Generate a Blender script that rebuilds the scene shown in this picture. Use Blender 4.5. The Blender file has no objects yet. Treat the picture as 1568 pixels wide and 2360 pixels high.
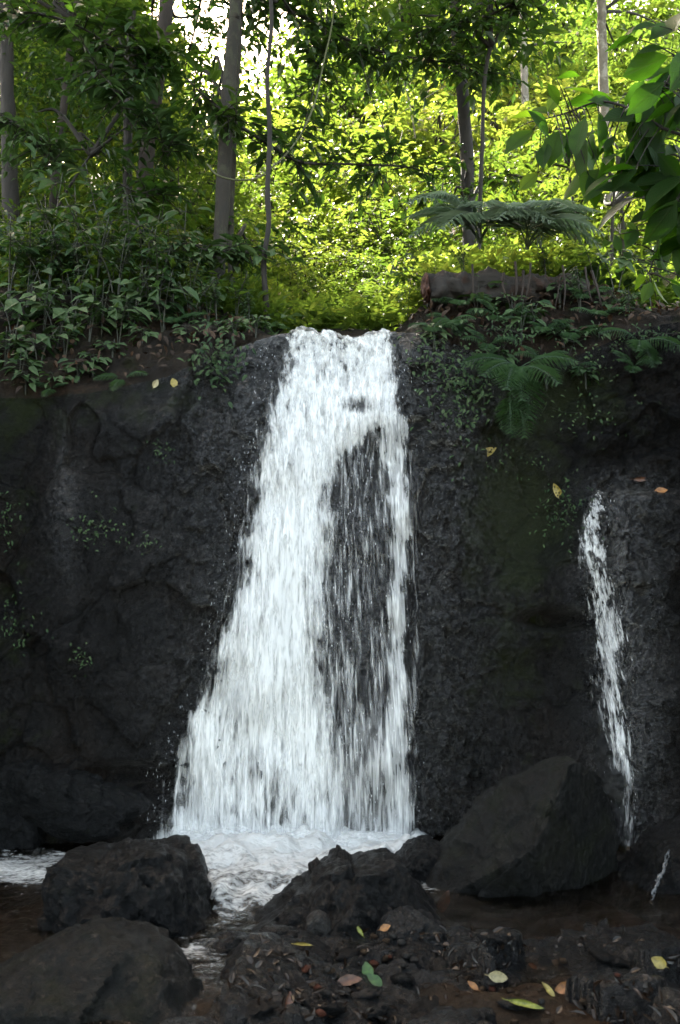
import bpy, math, random
import numpy as np
from mathutils import Vector, Matrix, Euler
R = math.radians
sc = bpy.context.scene
col = sc.collection
# ------------------------------------------------------------------ camera
CAM = np.array([0.0, -6.3, 1.13]); PITCH = R(8.0); FPX = 2315.0      # focal length in pixels of a 1568 x 2359 frame
cd = bpy.data.cameras.new('camera'); cam = bpy.data.objects.new('camera', cd); col.objects.link(cam)
cam.location = CAM; cam.rotation_euler = (R(90) + PITCH, 0, 0)
cd.sensor_fit = 'VERTICAL'; cd.sensor_height = 24.0; cd.lens = 24.0 * FPX / 2359.0
cd.clip_start = 0.05; cd.clip_end = 500
cd.dof.use_dof = True; cd.dof.focus_distance = 5.6; cd.dof.aperture_fstop = 3.5
sc.camera = cam
# ------------------------------------------------------------------ sky, sun, exposure
SUN_EL, SUN_AZ = 48.0, -20.0                 # sun stands behind the forest, a little to the left (azimuth from +Y, clockwise)
w = bpy.data.worlds.new('World'); sc.world = w; w.use_nodes = True
wn = w.node_tree; wn.nodes.clear()
sky = wn.nodes.new('ShaderNodeTexSky'); sky.sky_type = 'NISHITA'; sky.sun_disc = False
sky.sun_elevation = R(SUN_EL); sky.sun_rotation = R(SUN_AZ)
sky.air_density = 0.45; sky.dust_density = 1.2; sky.ozone_density = 0.0
bg = wn.nodes.new('ShaderNodeBackground'); bg.inputs['Strength'].default_value = 0.15
wo = wn.nodes.new('ShaderNodeOutputWorld')
wb = wn.nodes.new('ShaderNodeMix'); wb.data_type = 'RGBA'; wb.blend_type = 'MULTIPLY'; wb.inputs[0].default_value = 1.0
wb.inputs[7].default_value = (1.38, 1.075, 0.70, 1)              # the camera's white balance is set for open shade
wn.links.new(sky.outputs[0], wb.inputs[6]); wn.links.new(wb.outputs[2], bg.inputs[0]); wn.links.new(bg.outputs[0], wo.inputs[0])
sl = bpy.data.lights.new('sun', 'SUN'); sl.energy = 2.0; sl.angle = R(0.5); sl.color = (1.0, 0.94, 0.82)
so = bpy.data.objects.new('sun', sl); col.objects.link(so)
sdir = Vector((math.sin(R(SUN_AZ)) * math.cos(R(SUN_EL)), math.cos(R(SUN_AZ)) * math.cos(R(SUN_EL)), math.sin(R(SUN_EL))))
so.rotation_euler = sdir.to_track_quat('Z', 'Y').to_euler(); so.location = (0, 0, 30)
vs = sc.view_settings
vs.view_transform = 'Standard'; vs.look = 'None'; vs.gamma = 1.0; vs.exposure = 3.85
cy = sc.cycles
cy.max_bounces = 7; cy.diffuse_bounces = 4; cy.glossy_bounces = 3; cy.transmission_bounces = 5; cy.transparent_max_bounces = 24
cy.caustics_reflective = False; cy.caustics_refractive = False; cy.sample_clamp_indirect = 4.0
cy.use_denoising = True
# ------------------------------------------------------------------ projection helpers (1568 x 2359 frame)
CT, ST = math.cos(PITCH), math.sin(PITCH)
def at(px, py, Y):
    px = np.asarray(px, float); py = np.asarray(py, float)
    a = (px - 784) / FPX; b = (1179.5 - py) / FPX
    dx, dy, dz = a, CT - b * ST, ST + b * CT
    t = (Y - CAM[1]) / dy
    return np.stack(np.broadcast_arrays(CAM[0] + dx * t, CAM[1] + dy * t, CAM[2] + dz * t), -1)
def atz(px, py, Z):
    a = (px - 784) / FPX; b = (1179.5 - py) / FPX
    t = (Z - CAM[2]) / (ST + b * CT)
    return np.array([a * t, CAM[1] + (CT - b * ST) * t, Z])
def proj(p):
    d = p - CAM
    f = d[..., 1] * CT + d[..., 2] * ST
    u = -d[..., 1] * ST + d[..., 2] * CT
    return 784 + FPX * d[..., 0] / f, 1179.5 - FPX * u / f
def sst(a, b, x):
    t = np.clip((x - a) / (b - a), 0, 1); return t * t * (3 - 2 * t)
# ------------------------------------------------------------------ numpy noise
def hsh(ix, iy, iz, s):
    h = (ix.astype(np.int64) * 374761393 + iy.astype(np.int64) * 668265263 + iz.astype(np.int64) * 2147483647 + s * 974634777) & 0xFFFFFFFF
    h = ((h ^ (h >> 13)) * 1274126177) & 0xFFFFFFFF
    h = ((h ^ (h >> 16)) * 2246822519) & 0xFFFFFFFF
    return (h ^ (h >> 15)) / 4294967295.0
def vnoise(p, s=0):
    i = np.floor(p); f = p - i; f = f * f * f * (f * (f * 6 - 15) + 10); i = i.astype(np.int64)
    o = 0
    for dx in (0, 1):
        wx = f[..., 0] if dx else 1 - f[..., 0]
        for dy in (0, 1):
            wy = f[..., 1] if dy else 1 - f[..., 1]
            for dz in (0, 1):
                wz = f[..., 2] if dz else 1 - f[..., 2]
                o = o + wx * wy * wz * hsh(i[..., 0] + dx, i[..., 1] + dy, i[..., 2] + dz, s)
    return o * 2 - 1
def fbm(p, s=0, octs=5, lac=2.1, gain=0.5):
    o = 0; a = 1.0
    for k in range(octs):
        o = o + a * vnoise(p + 17.3 * k, s + k); p = p * lac; a *= gain
    return o
def facet(p, s=0, tilt=1.0):
    """chiselled rock: every cell is a tilted plane with its own level; returns level and distance to the cell border"""
    i = np.floor(p).astype(np.int64)
    b1 = np.full(p.shape[:-1], 9.0); b2 = b1.copy(); val = np.zeros(p.shape[:-1])
    for dx in (-1, 0, 1):
        for dy in (-1, 0, 1):
            for dz in (-1, 0, 1):
                c = i + np.array([dx, dy, dz]); cx, cyy, cz = c[..., 0], c[..., 1], c[..., 2]
                q = np.stack([c[..., 0] + hsh(cx, cyy, cz, s), c[..., 1] + hsh(cx, cyy, cz, s + 1), c[..., 2] + hsh(cx, cyy, cz, s + 2)], -1)
                e = p - q; d = np.sqrt((e * e).sum(-1))
                t = np.stack([hsh(cx, cyy, cz, s + 3) - .5, hsh(cx, cyy, cz, s + 4) - .5, hsh(cx, cyy, cz, s + 5) - .5], -1)
                v = (e * t).sum(-1) * 2 * tilt + (hsh(cx, cyy, cz, s + 6) - .5)
                m = d < b1
                b2 = np.where(m, b1, np.minimum(b2, d)); val = np.where(m, v, val); b1 = np.where(m, d, b1)
    return val, b2 - b1
# ------------------------------------------------------------------ mesh helpers
def norm(v): return v / np.maximum(np.linalg.norm(v, axis=-1, keepdims=True), 1e-9)
class MB:
    def __init__(s): s.v = []; s.f = []; s.n = 0; s.a = {}
    def add(s, v, f, **attrs):
        v = np.asarray(v, float).reshape(-1, 3); k = len(v)
        for fa in (f if isinstance(f, list) else [f]):
            s.f.append(np.asarray(fa, np.int64) + s.n)
        s.v.append(v)
        for key in set(s.a) | set(attrs):
            lst = s.a.setdefault(key, [np.zeros(s.n)] if s.n else [])
            lst.append(np.broadcast_to(np.asarray(attrs.get(key, 0.0), float), (k,)).copy())
        s.n += k
    def mesh(s, name, m, smooth=True):
        me = bpy.data.meshes.new(name)
        v = np.concatenate(s.v)
        me.vertices.add(len(v)); me.vertices.foreach_set('co', v.ravel().astype(np.float32))
        li = np.concatenate([f.ravel() for f in s.f]); lt = np.concatenate([np.full(f.shape[0], f.shape[1]) for f in s.f])
        ls = np.concatenate([[0], np.cumsum(lt)[:-1]])
        me.loops.add(len(li)); me.loops.foreach_set('vertex_index', li.astype(np.int32))
        me.polygons.add(len(lt)); me.polygons.foreach_set('loop_start', ls.astype(np.int32))
        me.polygons.foreach_set('use_smooth', np.full(len(lt), smooth))
        me.update(calc_edges=True)
        for k, x in s.a.items():
            at_ = me.attributes.new(k, 'FLOAT', 'POINT'); at_.data.foreach_set('value', np.concatenate(x).astype(np.float32))
        if m: me.materials.append(m)
        return me
    def obj(s, name, m, parent=None, smooth=True):
        return link(name, s.mesh(name, m, smooth), parent)
def link(name, me, parent=None):
    o = bpy.data.objects.new(name, me); col.objects.link(o)
    if parent: o.parent = parent
    return o
def tag(o, label, cat, group=None, kind=None):
    if label: o['label'] = label
    if cat: o['category'] = cat
    if group: o['group'] = group
    if kind: o['kind'] = kind
    return o
def thing(name, label, cat, loc=(0, 0, 0), group=None, rot=(0, 0, 0), scale=1.0):
    o = bpy.data.objects.new(name, None); col.objects.link(o); o.empty_display_size = 0.1
    o.location = loc; o.rotation_euler = rot; o.scale = (scale,) * 3 if np.isscalar(scale) else scale
    return tag(o, label, cat, group)
def dup(root, label, loc, rot=None, scale=None, group=None):
    r = root.copy(); col.objects.link(r); r.location = loc
    if rot is not None: r.rotation_euler = rot
    if scale is not None: r.scale = (scale,) * 3
    r['label'] = label
    if group: r['group'] = group
    for ch in list(root.children):
        c = ch.copy(); col.objects.link(c); c.parent = r
        for g in ch.children:
            d = g.copy(); col.objects.link(d); d.parent = c
    return r
def smooth_line(pts, n):
    p = np.asarray(pts, float); k = len(p)
    if k == 2: return p[0] + (p[1] - p[0]) * np.linspace(0, 1, n)[:, None]
    q = np.vstack([2 * p[0] - p[1], p, 2 * p[-1] - p[-2]])
    t = np.linspace(0, k - 1 - 1e-6, n); i = t.astype(int); f = (t - i)[:, None]
    a, b, c, d = q[i], q[i + 1], q[i + 2], q[i + 3]
    return .5 * (2 * b + (c - a) * f + (2 * a - 5 * b + 4 * c - d) * f ** 2 + (3 * b - a - 3 * c + d) * f ** 3)
def tube(mb, pts, rad, n=7, rough=0.0, seed=0, **attrs):
    p = np.asarray(pts, float); m = len(p); rad = np.broadcast_to(np.asarray(rad, float), (m,))
    t = norm(np.gradient(p, axis=0))
    ref = np.where(np.abs(t[:, 2:3]) > .9, np.array([[1., 0, 0]]), np.array([[0, 0, 1.]]))
    u = norm(np.cross(t, ref)); v = np.cross(t, u)
    an = np.linspace(0, 2 * np.pi, n, endpoint=False)
    rr = rad[:, None] * np.ones((m, n))
    if rough:
        q = np.stack(np.broadcast_arrays(np.cos(an)[None] * 1.2, np.sin(an)[None] * 1.2, (np.arange(m) * .35)[:, None]), -1)
        rr = rr * (1 + rough * fbm(q + seed * 7.7, seed, 3))
    V = p[:, None] + rr[..., None] * (np.cos(an)[None, :, None] * u[:, None] + np.sin(an)[None, :, None] * v[:, None])
    i = np.arange(m - 1)[:, None] * n; j = np.arange(n)[None]; j2 = (j + 1) % n
    F = np.stack([i + j, i + j2, i + n + j2, i + n + j], -1).reshape(-1, 4)
    mb.add(V, [F, np.arange(n)[None, ::-1] + (m - 1) * n * 0, np.arange(n)[None] + (m - 1) * n], **attrs)
def grid_faces(r, c):
    i = np.arange(r - 1)[:, None] * c; j = np.arange(c - 1)[None]
    return np.stack([i + j, i + j + 1, i + c + j + 1, i + c + j], -1).reshape(-1, 4)
# leaf templates: along, across, up
T0 = np.array([[0, 0, 0], [.42, .5, .08], [1, 0, -.12], [.42, -.5, .08]]); F0 = [np.array([[0, 1, 2], [0, 2, 3]])]
T1 = np.array([[0, 0, 0], [.33, 0, 0], [.68, 0, -.06], [1, 0, -.2], [.25, .44, .07], [.62, .42, .03], [.25, -.44, .07], [.62, -.42, .03]])
F1 = [np.array([[0, 4, 1], [2, 5, 3], [0, 1, 6], [2, 3, 7]]), np.array([[1, 4, 5, 2], [1, 2, 7, 6]])]
_s = np.array([0, .08, .2, .36, .54, .72, .87, 1.0]); _w = np.array([.02, .13, .31, .47, .5, .38, .15, .0])
T2 = np.concatenate([np.stack([_s, 0 * _s, -.16 * _s ** 2], -1), np.stack([_s, _w, -.16 * _s ** 2 + .16 * _w], -1), np.stack([_s, -_w, -.16 * _s ** 2 + .16 * _w], -1)])
_k = np.arange(7)
F2 = [np.concatenate([np.stack([_k, _k + 8, _k + 9, _k + 1], -1), np.stack([_k, _k + 1, _k + 17, _k + 16], -1)])]
def leaves(mb, P, D, N, L, Wd, tint, T=T0, F=F0, extra=False):
    n = len(P); k = len(T)
    D = norm(D); N = norm(N - (N * D).sum(-1, keepdims=True) * D); B = np.cross(N, D)
    L = np.broadcast_to(L, (n,)); Wd = np.broadcast_to(Wd, (n,)); tint = np.broadcast_to(tint, (n,))
    V = P[:, None] + (T[None, :, 0] * L[:, None])[..., None] * D[:, None] + (T[None, :, 1] * Wd[:, None])[..., None] * B[:, None] + (T[None, :, 2] * L[:, None])[..., None] * N[:, None]
    fs = [(np.arange(n)[:, None, None] * k + f[None]).reshape(-1, f.shape[1]) for f in F]
    at_ = dict(tint=np.repeat(tint, k))
    if extra:
        at_['along'] = np.tile(T[:, 0], n); at_['across'] = np.tile(T[:, 1], n)
    mb.add(V, fs, **at_)
def rvec(rng, n): return norm(rng.normal(size=(n, 3)))
def sprays(mb, rng, C, OUT, leaf_len, per=9, tl=.45, wr=.42, tilt=.45, droop=.35, T=T0, F=F0, twig=None, tint=None):
    """leafy twigs: C origins, OUT directions; leaves alternate along each twig"""
    n = len(C); OUT = norm(OUT)
    ln = tl * rng.uniform(.6, 1.3, n)
    side = norm(np.cross(OUT, np.array([0, 0, 1.])) + 1e-4)
    tt = rng.uniform(0, 1, n) if tint is None else np.broadcast_to(tint, (n,))
    for k in range(per):
        f = (k + rng.uniform(.2, 1.0, n)) / per
        s = (1 if k % 2 else -1)
        P = C + OUT * (ln * f)[:, None] + np.array([0, 0, -1.]) * (.25 * ln * f ** 2)[:, None]
        D = OUT * rng.uniform(.3, 1.0, (n, 1)) + side * s * rng.uniform(.5, 1.1, (n, 1)) + np.array([0, 0, -1.]) * (droop * rng.uniform(-.3, 1.6, (n, 1))) + .25 * rvec(rng, n)
        N = np.array([0, 0, 1.]) + tilt * rvec(rng, n)
        L = leaf_len * rng.uniform(.6, 1.3, n)
        leaves(mb, P, D, N, L, L * wr * rng.uniform(.8, 1.25, n), np.clip(tt * .65 + .35 * rng.uniform(0, 1, n), 0, 1), T, F)
    if twig is not None:
        for i in range(n):
            e = C[i] + OUT[i] * ln[i]; e[2] -= .25 * ln[i]
            tube(twig, [C[i], (C[i] + e) / 2 + np.array([0, 0, .06 * ln[i]]), e], [.007, .005, .002], 3)
def blob_points(rng, n, c, r, shell=.55):
    d = rvec(rng, n); rad = rng.uniform(shell ** 3, 1, n) ** (1 / 3)
    rad = rad * (1 + .35 * vnoise(d * 2.3 + rng.uniform(0, 50, 3), 3))
    return np.asarray(c) + d * rad[:, None] * np.asarray(r), d
# ------------------------------------------------------------------ materials
def nt(name):
    m = bpy.data.materials.new(name); m.use_nodes = True; t = m.node_tree; t.nodes.clear()
    return m, t, t.nodes.new('ShaderNodeOutputMaterial')
def nd(t, kind, **kw):
    n = t.nodes.new(kind)
    for k, v in kw.items():
        if k.startswith('i_'):
            key = k[2:]; n.inputs[int(key) if key.isdigit() else key].default_value = v
        else: setattr(n, k, v)
    return n
def lk(t, a, b): t.links.new(a, b)
def noise_node(t, scale, detail=5, rough=.6, vec=None, dist=0.0, dims='3D'):
    n = nd(t, 'ShaderNodeTexNoise', noise_dimensions=dims)
    n.inputs['Scale'].default_value = scale; n.inputs['Detail'].default_value = detail; n.inputs['Roughness'].default_value = rough; n.inputs['Distortion'].default_value = dist
    if vec is not None: lk(t, vec, n.inputs['Vector'])
    return n
def ramp(t, fac, stops):
    r = nd(t, 'ShaderNodeValToRGB'); e = r.color_ramp.elements
    while len(e) < len(stops): e.new(.5)
    for el, (p, c) in zip(e, stops): el.position = p; el.color = (*c, 1) if len(c) == 3 else c
    lk(t, fac, r.inputs[0]); return r
def mth(t, op, a, b=None, c=None, clamp=False):
    n = nd(t, 'ShaderNodeMath', operation=op, use_clamp=clamp)
    for i, x in enumerate((a, b, c)):
        if x is None: continue
        if isinstance(x, (int, float)): n.inputs[i].default_value = x
        else: lk(t, x, n.inputs[i])
    return n.outputs[0]
def mixc(t, f, a, b):
    n = nd(t, 'ShaderNodeMix', data_type='RGBA')
    for s, x in ((0, f), (6, a), (7, b)):
        if isinstance(x, (int, float)): n.inputs[s].default_value = x
        elif isinstance(x, tuple): n.inputs[s].default_value = (*x, 1)
        else: lk(t, x, n.inputs[s])
    return n.outputs[2]
def attr(t, name): return nd(t, 'ShaderNodeAttribute', attribute_name=name).outputs['Fac']
def rock_mat(name, c0=(.0034, .0038, .0044), c1=(.0125, .0132, .0142), moss=(.0095, .014, .0045), moss_amt=0.0, rough=(.32, .62), use_attr=False, bump=.8, spec=.2, film=0.0, brown=(.0105, .0092, .0085)):
    m, t, o = nt(name)
    tc = nd(t, 'ShaderNodeTexCoord').outputs['Object']
    n1 = noise_node(t, 3.2, 8, .65, tc, .4); n2 = noise_node(t, 38, 6, .7, tc); n3 = noise_node(t, 170, 4, .7, tc); n4 = noise_node(t, 1.6, 4, .6, tc)
    base = ramp(t, n1.outputs[0], [(.3, c0), (.72, c1)]).outputs[0]
    base = mixc(t, ramp(t, n4.outputs[0], [(.5, (0, 0, 0)), (.68, (.7, .7, .7))]).outputs[0], base, brown)
    sp = ramp(t, n2.outputs[0], [(.42, (.45, .45, .45)), (.68, (1.5, 1.5, 1.5))]).outputs[0]
    mul = nd(t, 'ShaderNodeMix', data_type='RGBA', blend_type='MULTIPLY'); mul.inputs[0].default_value = .8
    lk(t, base, mul.inputs[6]); lk(t, sp, mul.inputs[7]); base = mul.outputs[2]
    mn = noise_node(t, 5.5, 7, .7, tc).outputs[0]
    if use_attr:
        mm = mth(t, 'MULTIPLY', ramp(t, mth(t, 'ADD', mn, mth(t, 'MULTIPLY', attr(t, 'moss'), .5)), [(.62, (0, 0, 0)), (.85, (1, 1, 1))]).outputs[0], 1.0)
    else:
        mm = ramp(t, mth(t, 'ADD', mn, moss_amt * .5), [(.6, (0, 0, 0)), (.85, (1, 1, 1))]).outputs[0]
    base = mixc(t, mm, base, moss)
    rr = ramp(t, n2.outputs[0], [(.35, (rough[0],) * 3), (.7, (rough[1],) * 3)]).outputs[0]
    if use_attr:
        wet = attr(t, 'wet')
        rr = mth(t, 'MULTIPLY_ADD', mth(t, 'MULTIPLY', rr, wet), -.6, rr)
    rr = mth(t, 'MULTIPLY_ADD', mm, .25, rr, clamp=True)
    spv = mth(t, 'MULTIPLY_ADD', attr(t, 'wet'), .5, .1) if use_attr else None
    p = nd(t, 'ShaderNodeBsdfPrincipled'); lk(t, base, p.inputs['Base Color']); lk(t, rr, p.inputs['Roughness'])
    p.inputs['Specular IOR Level'].default_value = spec
    if spv is not None: lk(t, spv, p.inputs['Specular IOR Level'])
    b1 = nd(t, 'ShaderNodeBump'); b1.inputs['Strength'].default_value = bump; b1.inputs['Distance'].default_value = .045; lk(t, n2.outputs[0], b1.inputs['Height'])
    b2 = nd(t, 'ShaderNodeBump'); b2.inputs['Strength'].default_value = bump * .8; b2.inputs['Distance'].default_value = .012; lk(t, n3.outputs[0], b2.inputs['Height']); lk(t, b1.outputs[0], b2.inputs['Normal'])
    lk(t, b2.outputs[0], p.inputs['Normal']); lk(t, p.outputs[0], o.inputs[0])
    if film > 0:                                               # thin film of water on the stone
        fm = ramp(t, noise_node(t, 30, 4, .65, tc).outputs[0], [(.42, (0, 0, 0)), (.54, (film,) * 3)]).outputs[0]
        lk(t, mth(t, 'MULTIPLY', attr(t, 'wet'), fm) if use_attr else fm, p.inputs['Coat Weight'])
        p.inputs['Coat Roughness'].default_value = .06; p.inputs['Coat IOR'].default_value = 2.3
        b3 = nd(t, 'ShaderNodeBump'); b3.inputs['Strength'].default_value = 1.0; b3.inputs['Distance'].default_value = .12; lk(t, n2.outputs[0], b3.inputs['Height']); lk(t, b3.outputs[0], p.inputs['Coat Normal'])
    return m
def leaf_mat(name, stops, tstops, mixf=.45, rough=.38, spec=.5, vein=False):
    m, t, o = nt(name)
    a = attr(t, 'tint')
    oi = nd(t, 'ShaderNodeObjectInfo').outputs['Random']
    a = mth(t, 'ADD', mth(t, 'MULTIPLY', a, .65), mth(t, 'MULTIPLY', oi, .35))
    c = ramp(t, a, stops).outputs[0]; tcx = ramp(t, a, tstops).outputs[0]
    p = nd(t, 'ShaderNodeBsdfPrincipled'); p.inputs['Roughness'].default_value = rough; p.inputs['Specular IOR Level'].default_value = spec
    tr = nd(t, 'ShaderNodeBsdfTranslucent')
    if vein:
        al, ac = attr(t, 'along'), mth(t, 'ABSOLUTE', attr(t, 'across'))
        mid = mth(t, 'SUBTRACT', 1.0, mth(t, 'MULTIPLY', ac, 22.0), clamp=True)
        wv = mth(t, 'SINE', mth(t, 'MULTIPLY', mth(t, 'SUBTRACT', al, mth(t, 'MULTIPLY', ac, .75)), 52.0))
        vn = mth(t, 'MAXIMUM', mid, mth(t, 'MULTIPLY', mth(t, 'SUBTRACT', wv, .8, clamp=True), 2.2, clamp=True))
        nz = noise_node(t, 60, 3, .6).outputs[0]
        c = mixc(t, mth(t, 'MULTIPLY', vn, .45), c, (.05, .075, .02))
        tcx = mixc(t, mth(t, 'MULTIPLY', vn, .5), tcx, (.03, .06, .005))
        bm = nd(t, 'ShaderNodeBump'); bm.inputs['Strength'].default_value = .5; bm.inputs['Distance'].default_value = .004
        lk(t, mth(t, 'SUBTRACT', nz, vn), bm.inputs['Height']); lk(t, bm.outputs[0], p.inputs['Normal'])
    lk(t, c, p.inputs['Base Color']); lk(t, tcx, tr.inputs['Color'])
    mx = nd(t, 'ShaderNodeMixShader'); mx.inputs[0].default_value = mixf
    lk(t, p.outputs[0], mx.inputs[1]); lk(t, tr.outputs[0], mx.inputs[2]); lk(t, mx.outputs[0], o.inputs[0])
    return m
def bark_mat(name, c0, c1, spots=None, sc_=14, stretch=(1, 1, .3)):
    m, t, o = nt(name)
    tc = nd(t, 'ShaderNodeTexCoord').outputs['Object']
    mp = nd(t, 'ShaderNodeMapping'); mp.inputs['Scale'].default_value = stretch; lk(t, tc, mp.inputs[0])
    n1 = noise_node(t, sc_, 7, .7, mp.outputs[0], .5); n2 = noise_node(t, 9, 5, .6, tc)
    base = ramp(t, n1.outputs[0], [(.3, c0), (.7, c1)]).outputs[0]
    if spots: base = mixc(t, ramp(t, n2.outputs[0], [(.52, (0, 0, 0)), (.62, (1, 1, 1))]).outputs[0], base, spots)
    p = nd(t, 'ShaderNodeBsdfPrincipled'); p.inputs['Roughness'].default_value = .8; lk(t, base, p.inputs['Base Color'])
    b = nd(t, 'ShaderNodeBump'); b.inputs['Strength'].default_value = .8; b.inputs['Distance'].default_value = .02; lk(t, n1.outputs[0], b.inputs['Height']); lk(t, b.outputs[0], p.inputs['Normal'])
    lk(t, p.outputs[0], o.inputs[0]); return m
def plain_mat(name, c0, c1, rough=.5, scale=30):
    m, t, o = nt(name)
    tc = nd(t, 'ShaderNodeTexCoord').outputs['Object']
    n1 = noise_node(t, scale, 5, .65, tc)
    p = nd(t, 'ShaderNodeBsdfPrincipled'); p.inputs['Roughness'].default_value = rough
    lk(t, ramp(t, n1.outputs[0], [(.35, c0), (.65, c1)]).outputs[0], p.inputs['Base Color'])
    b = nd(t, 'ShaderNodeBump'); b.inputs['Strength'].default_value = .3; b.inputs['Distance'].default_value = .004; lk(t, n1.outputs[0], b.inputs['Height']); lk(t, b.outputs[0], p.inputs['Normal'])
    lk(t, p.outputs[0], o.inputs[0]); return m
M = {}
M['cliff'] = rock_mat('cliff_rock', use_attr=True, bump=1.0, rough=(.26, .55), film=1.0)
M['boulder'] = rock_mat('dark_boulder', c0=(.0018, .0022, .0027), c1=(.0055, .0066, .008), brown=(.0055, .0056, .006), moss_amt=-.02, rough=(.3, .6), film=.12)
M['boulder_mossy'] = rock_mat('mossy_boulder', c0=(.0036, .0044, .005), c1=(.015, .0165, .0155), brown=(.014, .0125, .009), moss=(.0115, .0145, .0055), moss_amt=.2, rough=(.45, .75), bump=1.0, film=.12)
M['boulder_grey'] = rock_mat('grey_boulder', c0=(.005, .0056, .0066), c1=(.0165, .0185, .021), brown=(.01, .0105, .011), moss_amt=.0, rough=(.34, .6), film=.2)
M['ledge'] = rock_mat('wet_ledge', c0=(.002, .0025, .0032), c1=(.0062, .0076, .0096), moss_amt=-.1, brown=(.006, .0062, .0068), rough=(.16, .42), bump=1.0, spec=.3, film=.22)
M['pebble'] = rock_mat('brown_pebble', c0=(.03, .018, .01), c1=(.11, .07, .04), moss_amt=-.3, rough=(.3, .5))
M['pebble_grey'] = rock_mat('grey_pebble', c0=(.02, .02, .02), c1=(.08, .075, .07), moss_amt=-.3, rough=(.3, .5))
M['pebble_red'] = rock_mat('red_pebble', c0=(.06, .018, .01), c1=(.18, .06, .035), brown=(.12, .04, .02), moss_amt=-.3, rough=(.3, .5))
M['soil'] = rock_mat('forest_soil', c0=(.006, .005, .004), c1=(.03, .022, .015), moss=(.015, .022, .006), moss_amt=.1, rough=(.7, .95), brown=(.03, .017, .01))
M['bed'] = rock_mat('stream_bed_gravel', c0=(.008, .0055, .0035), c1=(.032, .02, .011), brown=(.055, .026, .009), moss_amt=-.1, rough=(.3, .6))
G = lambda r, g, b: (r, g, b)
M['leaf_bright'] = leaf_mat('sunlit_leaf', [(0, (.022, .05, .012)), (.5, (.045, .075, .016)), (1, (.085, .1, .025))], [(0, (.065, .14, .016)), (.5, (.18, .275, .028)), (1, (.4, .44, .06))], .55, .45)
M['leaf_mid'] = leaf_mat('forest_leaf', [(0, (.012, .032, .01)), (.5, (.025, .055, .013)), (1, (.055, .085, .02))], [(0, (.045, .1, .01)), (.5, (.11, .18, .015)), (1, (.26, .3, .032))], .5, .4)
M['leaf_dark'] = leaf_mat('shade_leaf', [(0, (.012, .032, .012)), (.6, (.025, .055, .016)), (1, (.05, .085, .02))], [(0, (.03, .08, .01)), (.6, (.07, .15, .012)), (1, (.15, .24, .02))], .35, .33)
M['leaf_bank'] = leaf_mat('bank_leaf', [(0, (.016, .04, .016)), (.6, (.048, .088, .032)), (1, (.095, .135, .06))], [(0, (.02, .06, .012)), (1, (.08, .16, .02))], .25, .58, .3)
M['leaf_near'] = leaf_mat('large_leaf', [(0, (.008, .022, .006)), (.6, (.02, .05, .01)), (1, (.06, .1, .014))], [(0, (.012, .045, .003)), (.6, (.06, .17, .006)), (1, (.24, .38, .014))], .5, .45, .15, vein=True)
M['fern'] = leaf_mat('fern_leaf', [(0, (.02, .05, .022)), (.6, (.04, .085, .035)), (1, (.07, .12, .04))], [(0, (.03, .09, .015)), (1, (.12, .24, .03))], .3, .5, .4)
M['fern_grey'] = leaf_mat('grey_fern_leaf', [(0, (.085, .125, .075)), (1, (.15, .195, .125))], [(0, (.05, .11, .04)), (1, (.12, .22, .06))], .3, .5, .5)
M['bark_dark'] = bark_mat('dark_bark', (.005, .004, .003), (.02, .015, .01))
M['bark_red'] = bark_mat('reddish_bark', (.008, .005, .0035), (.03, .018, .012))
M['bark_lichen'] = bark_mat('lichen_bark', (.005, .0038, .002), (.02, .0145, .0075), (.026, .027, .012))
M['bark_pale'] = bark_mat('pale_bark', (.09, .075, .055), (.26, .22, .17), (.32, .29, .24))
M['vine'] = bark_mat('vine_skin', (.05, .055, .022), (.1, .105, .05))
M['log'] = bark_mat('rotten_log_bark', (.008, .006, .005), (.024, .019, .016), (.03, .014, .009), 22, (.12, 1, 1))
M['stem'] = plain_mat('green_stem', (.008, .01, .004), (.02, .024, .01))
for k, a, b in (('yellow', (.4, .3, .05), (.62, .48, .1)), ('cream', (.5, .42, .2), (.68, .58, .32)), ('orange', (.4, .14, .03), (.6, .26, .06)), ('brown', (.1, .04, .02), (.22, .09, .045)), ('green', (.04, .12, .02), (.08, .2, .03)), ('lime', (.25, .3, .04), (.4, .42, .07)), ('pink', (.45, .2, .14), (.6, .3, .22))):
    M['dead_' + k] = plain_mat('fallen_leaf_' + k, tuple(.3 * x for x in a), tuple(.62 * x for x in b), .45, 60)
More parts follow.
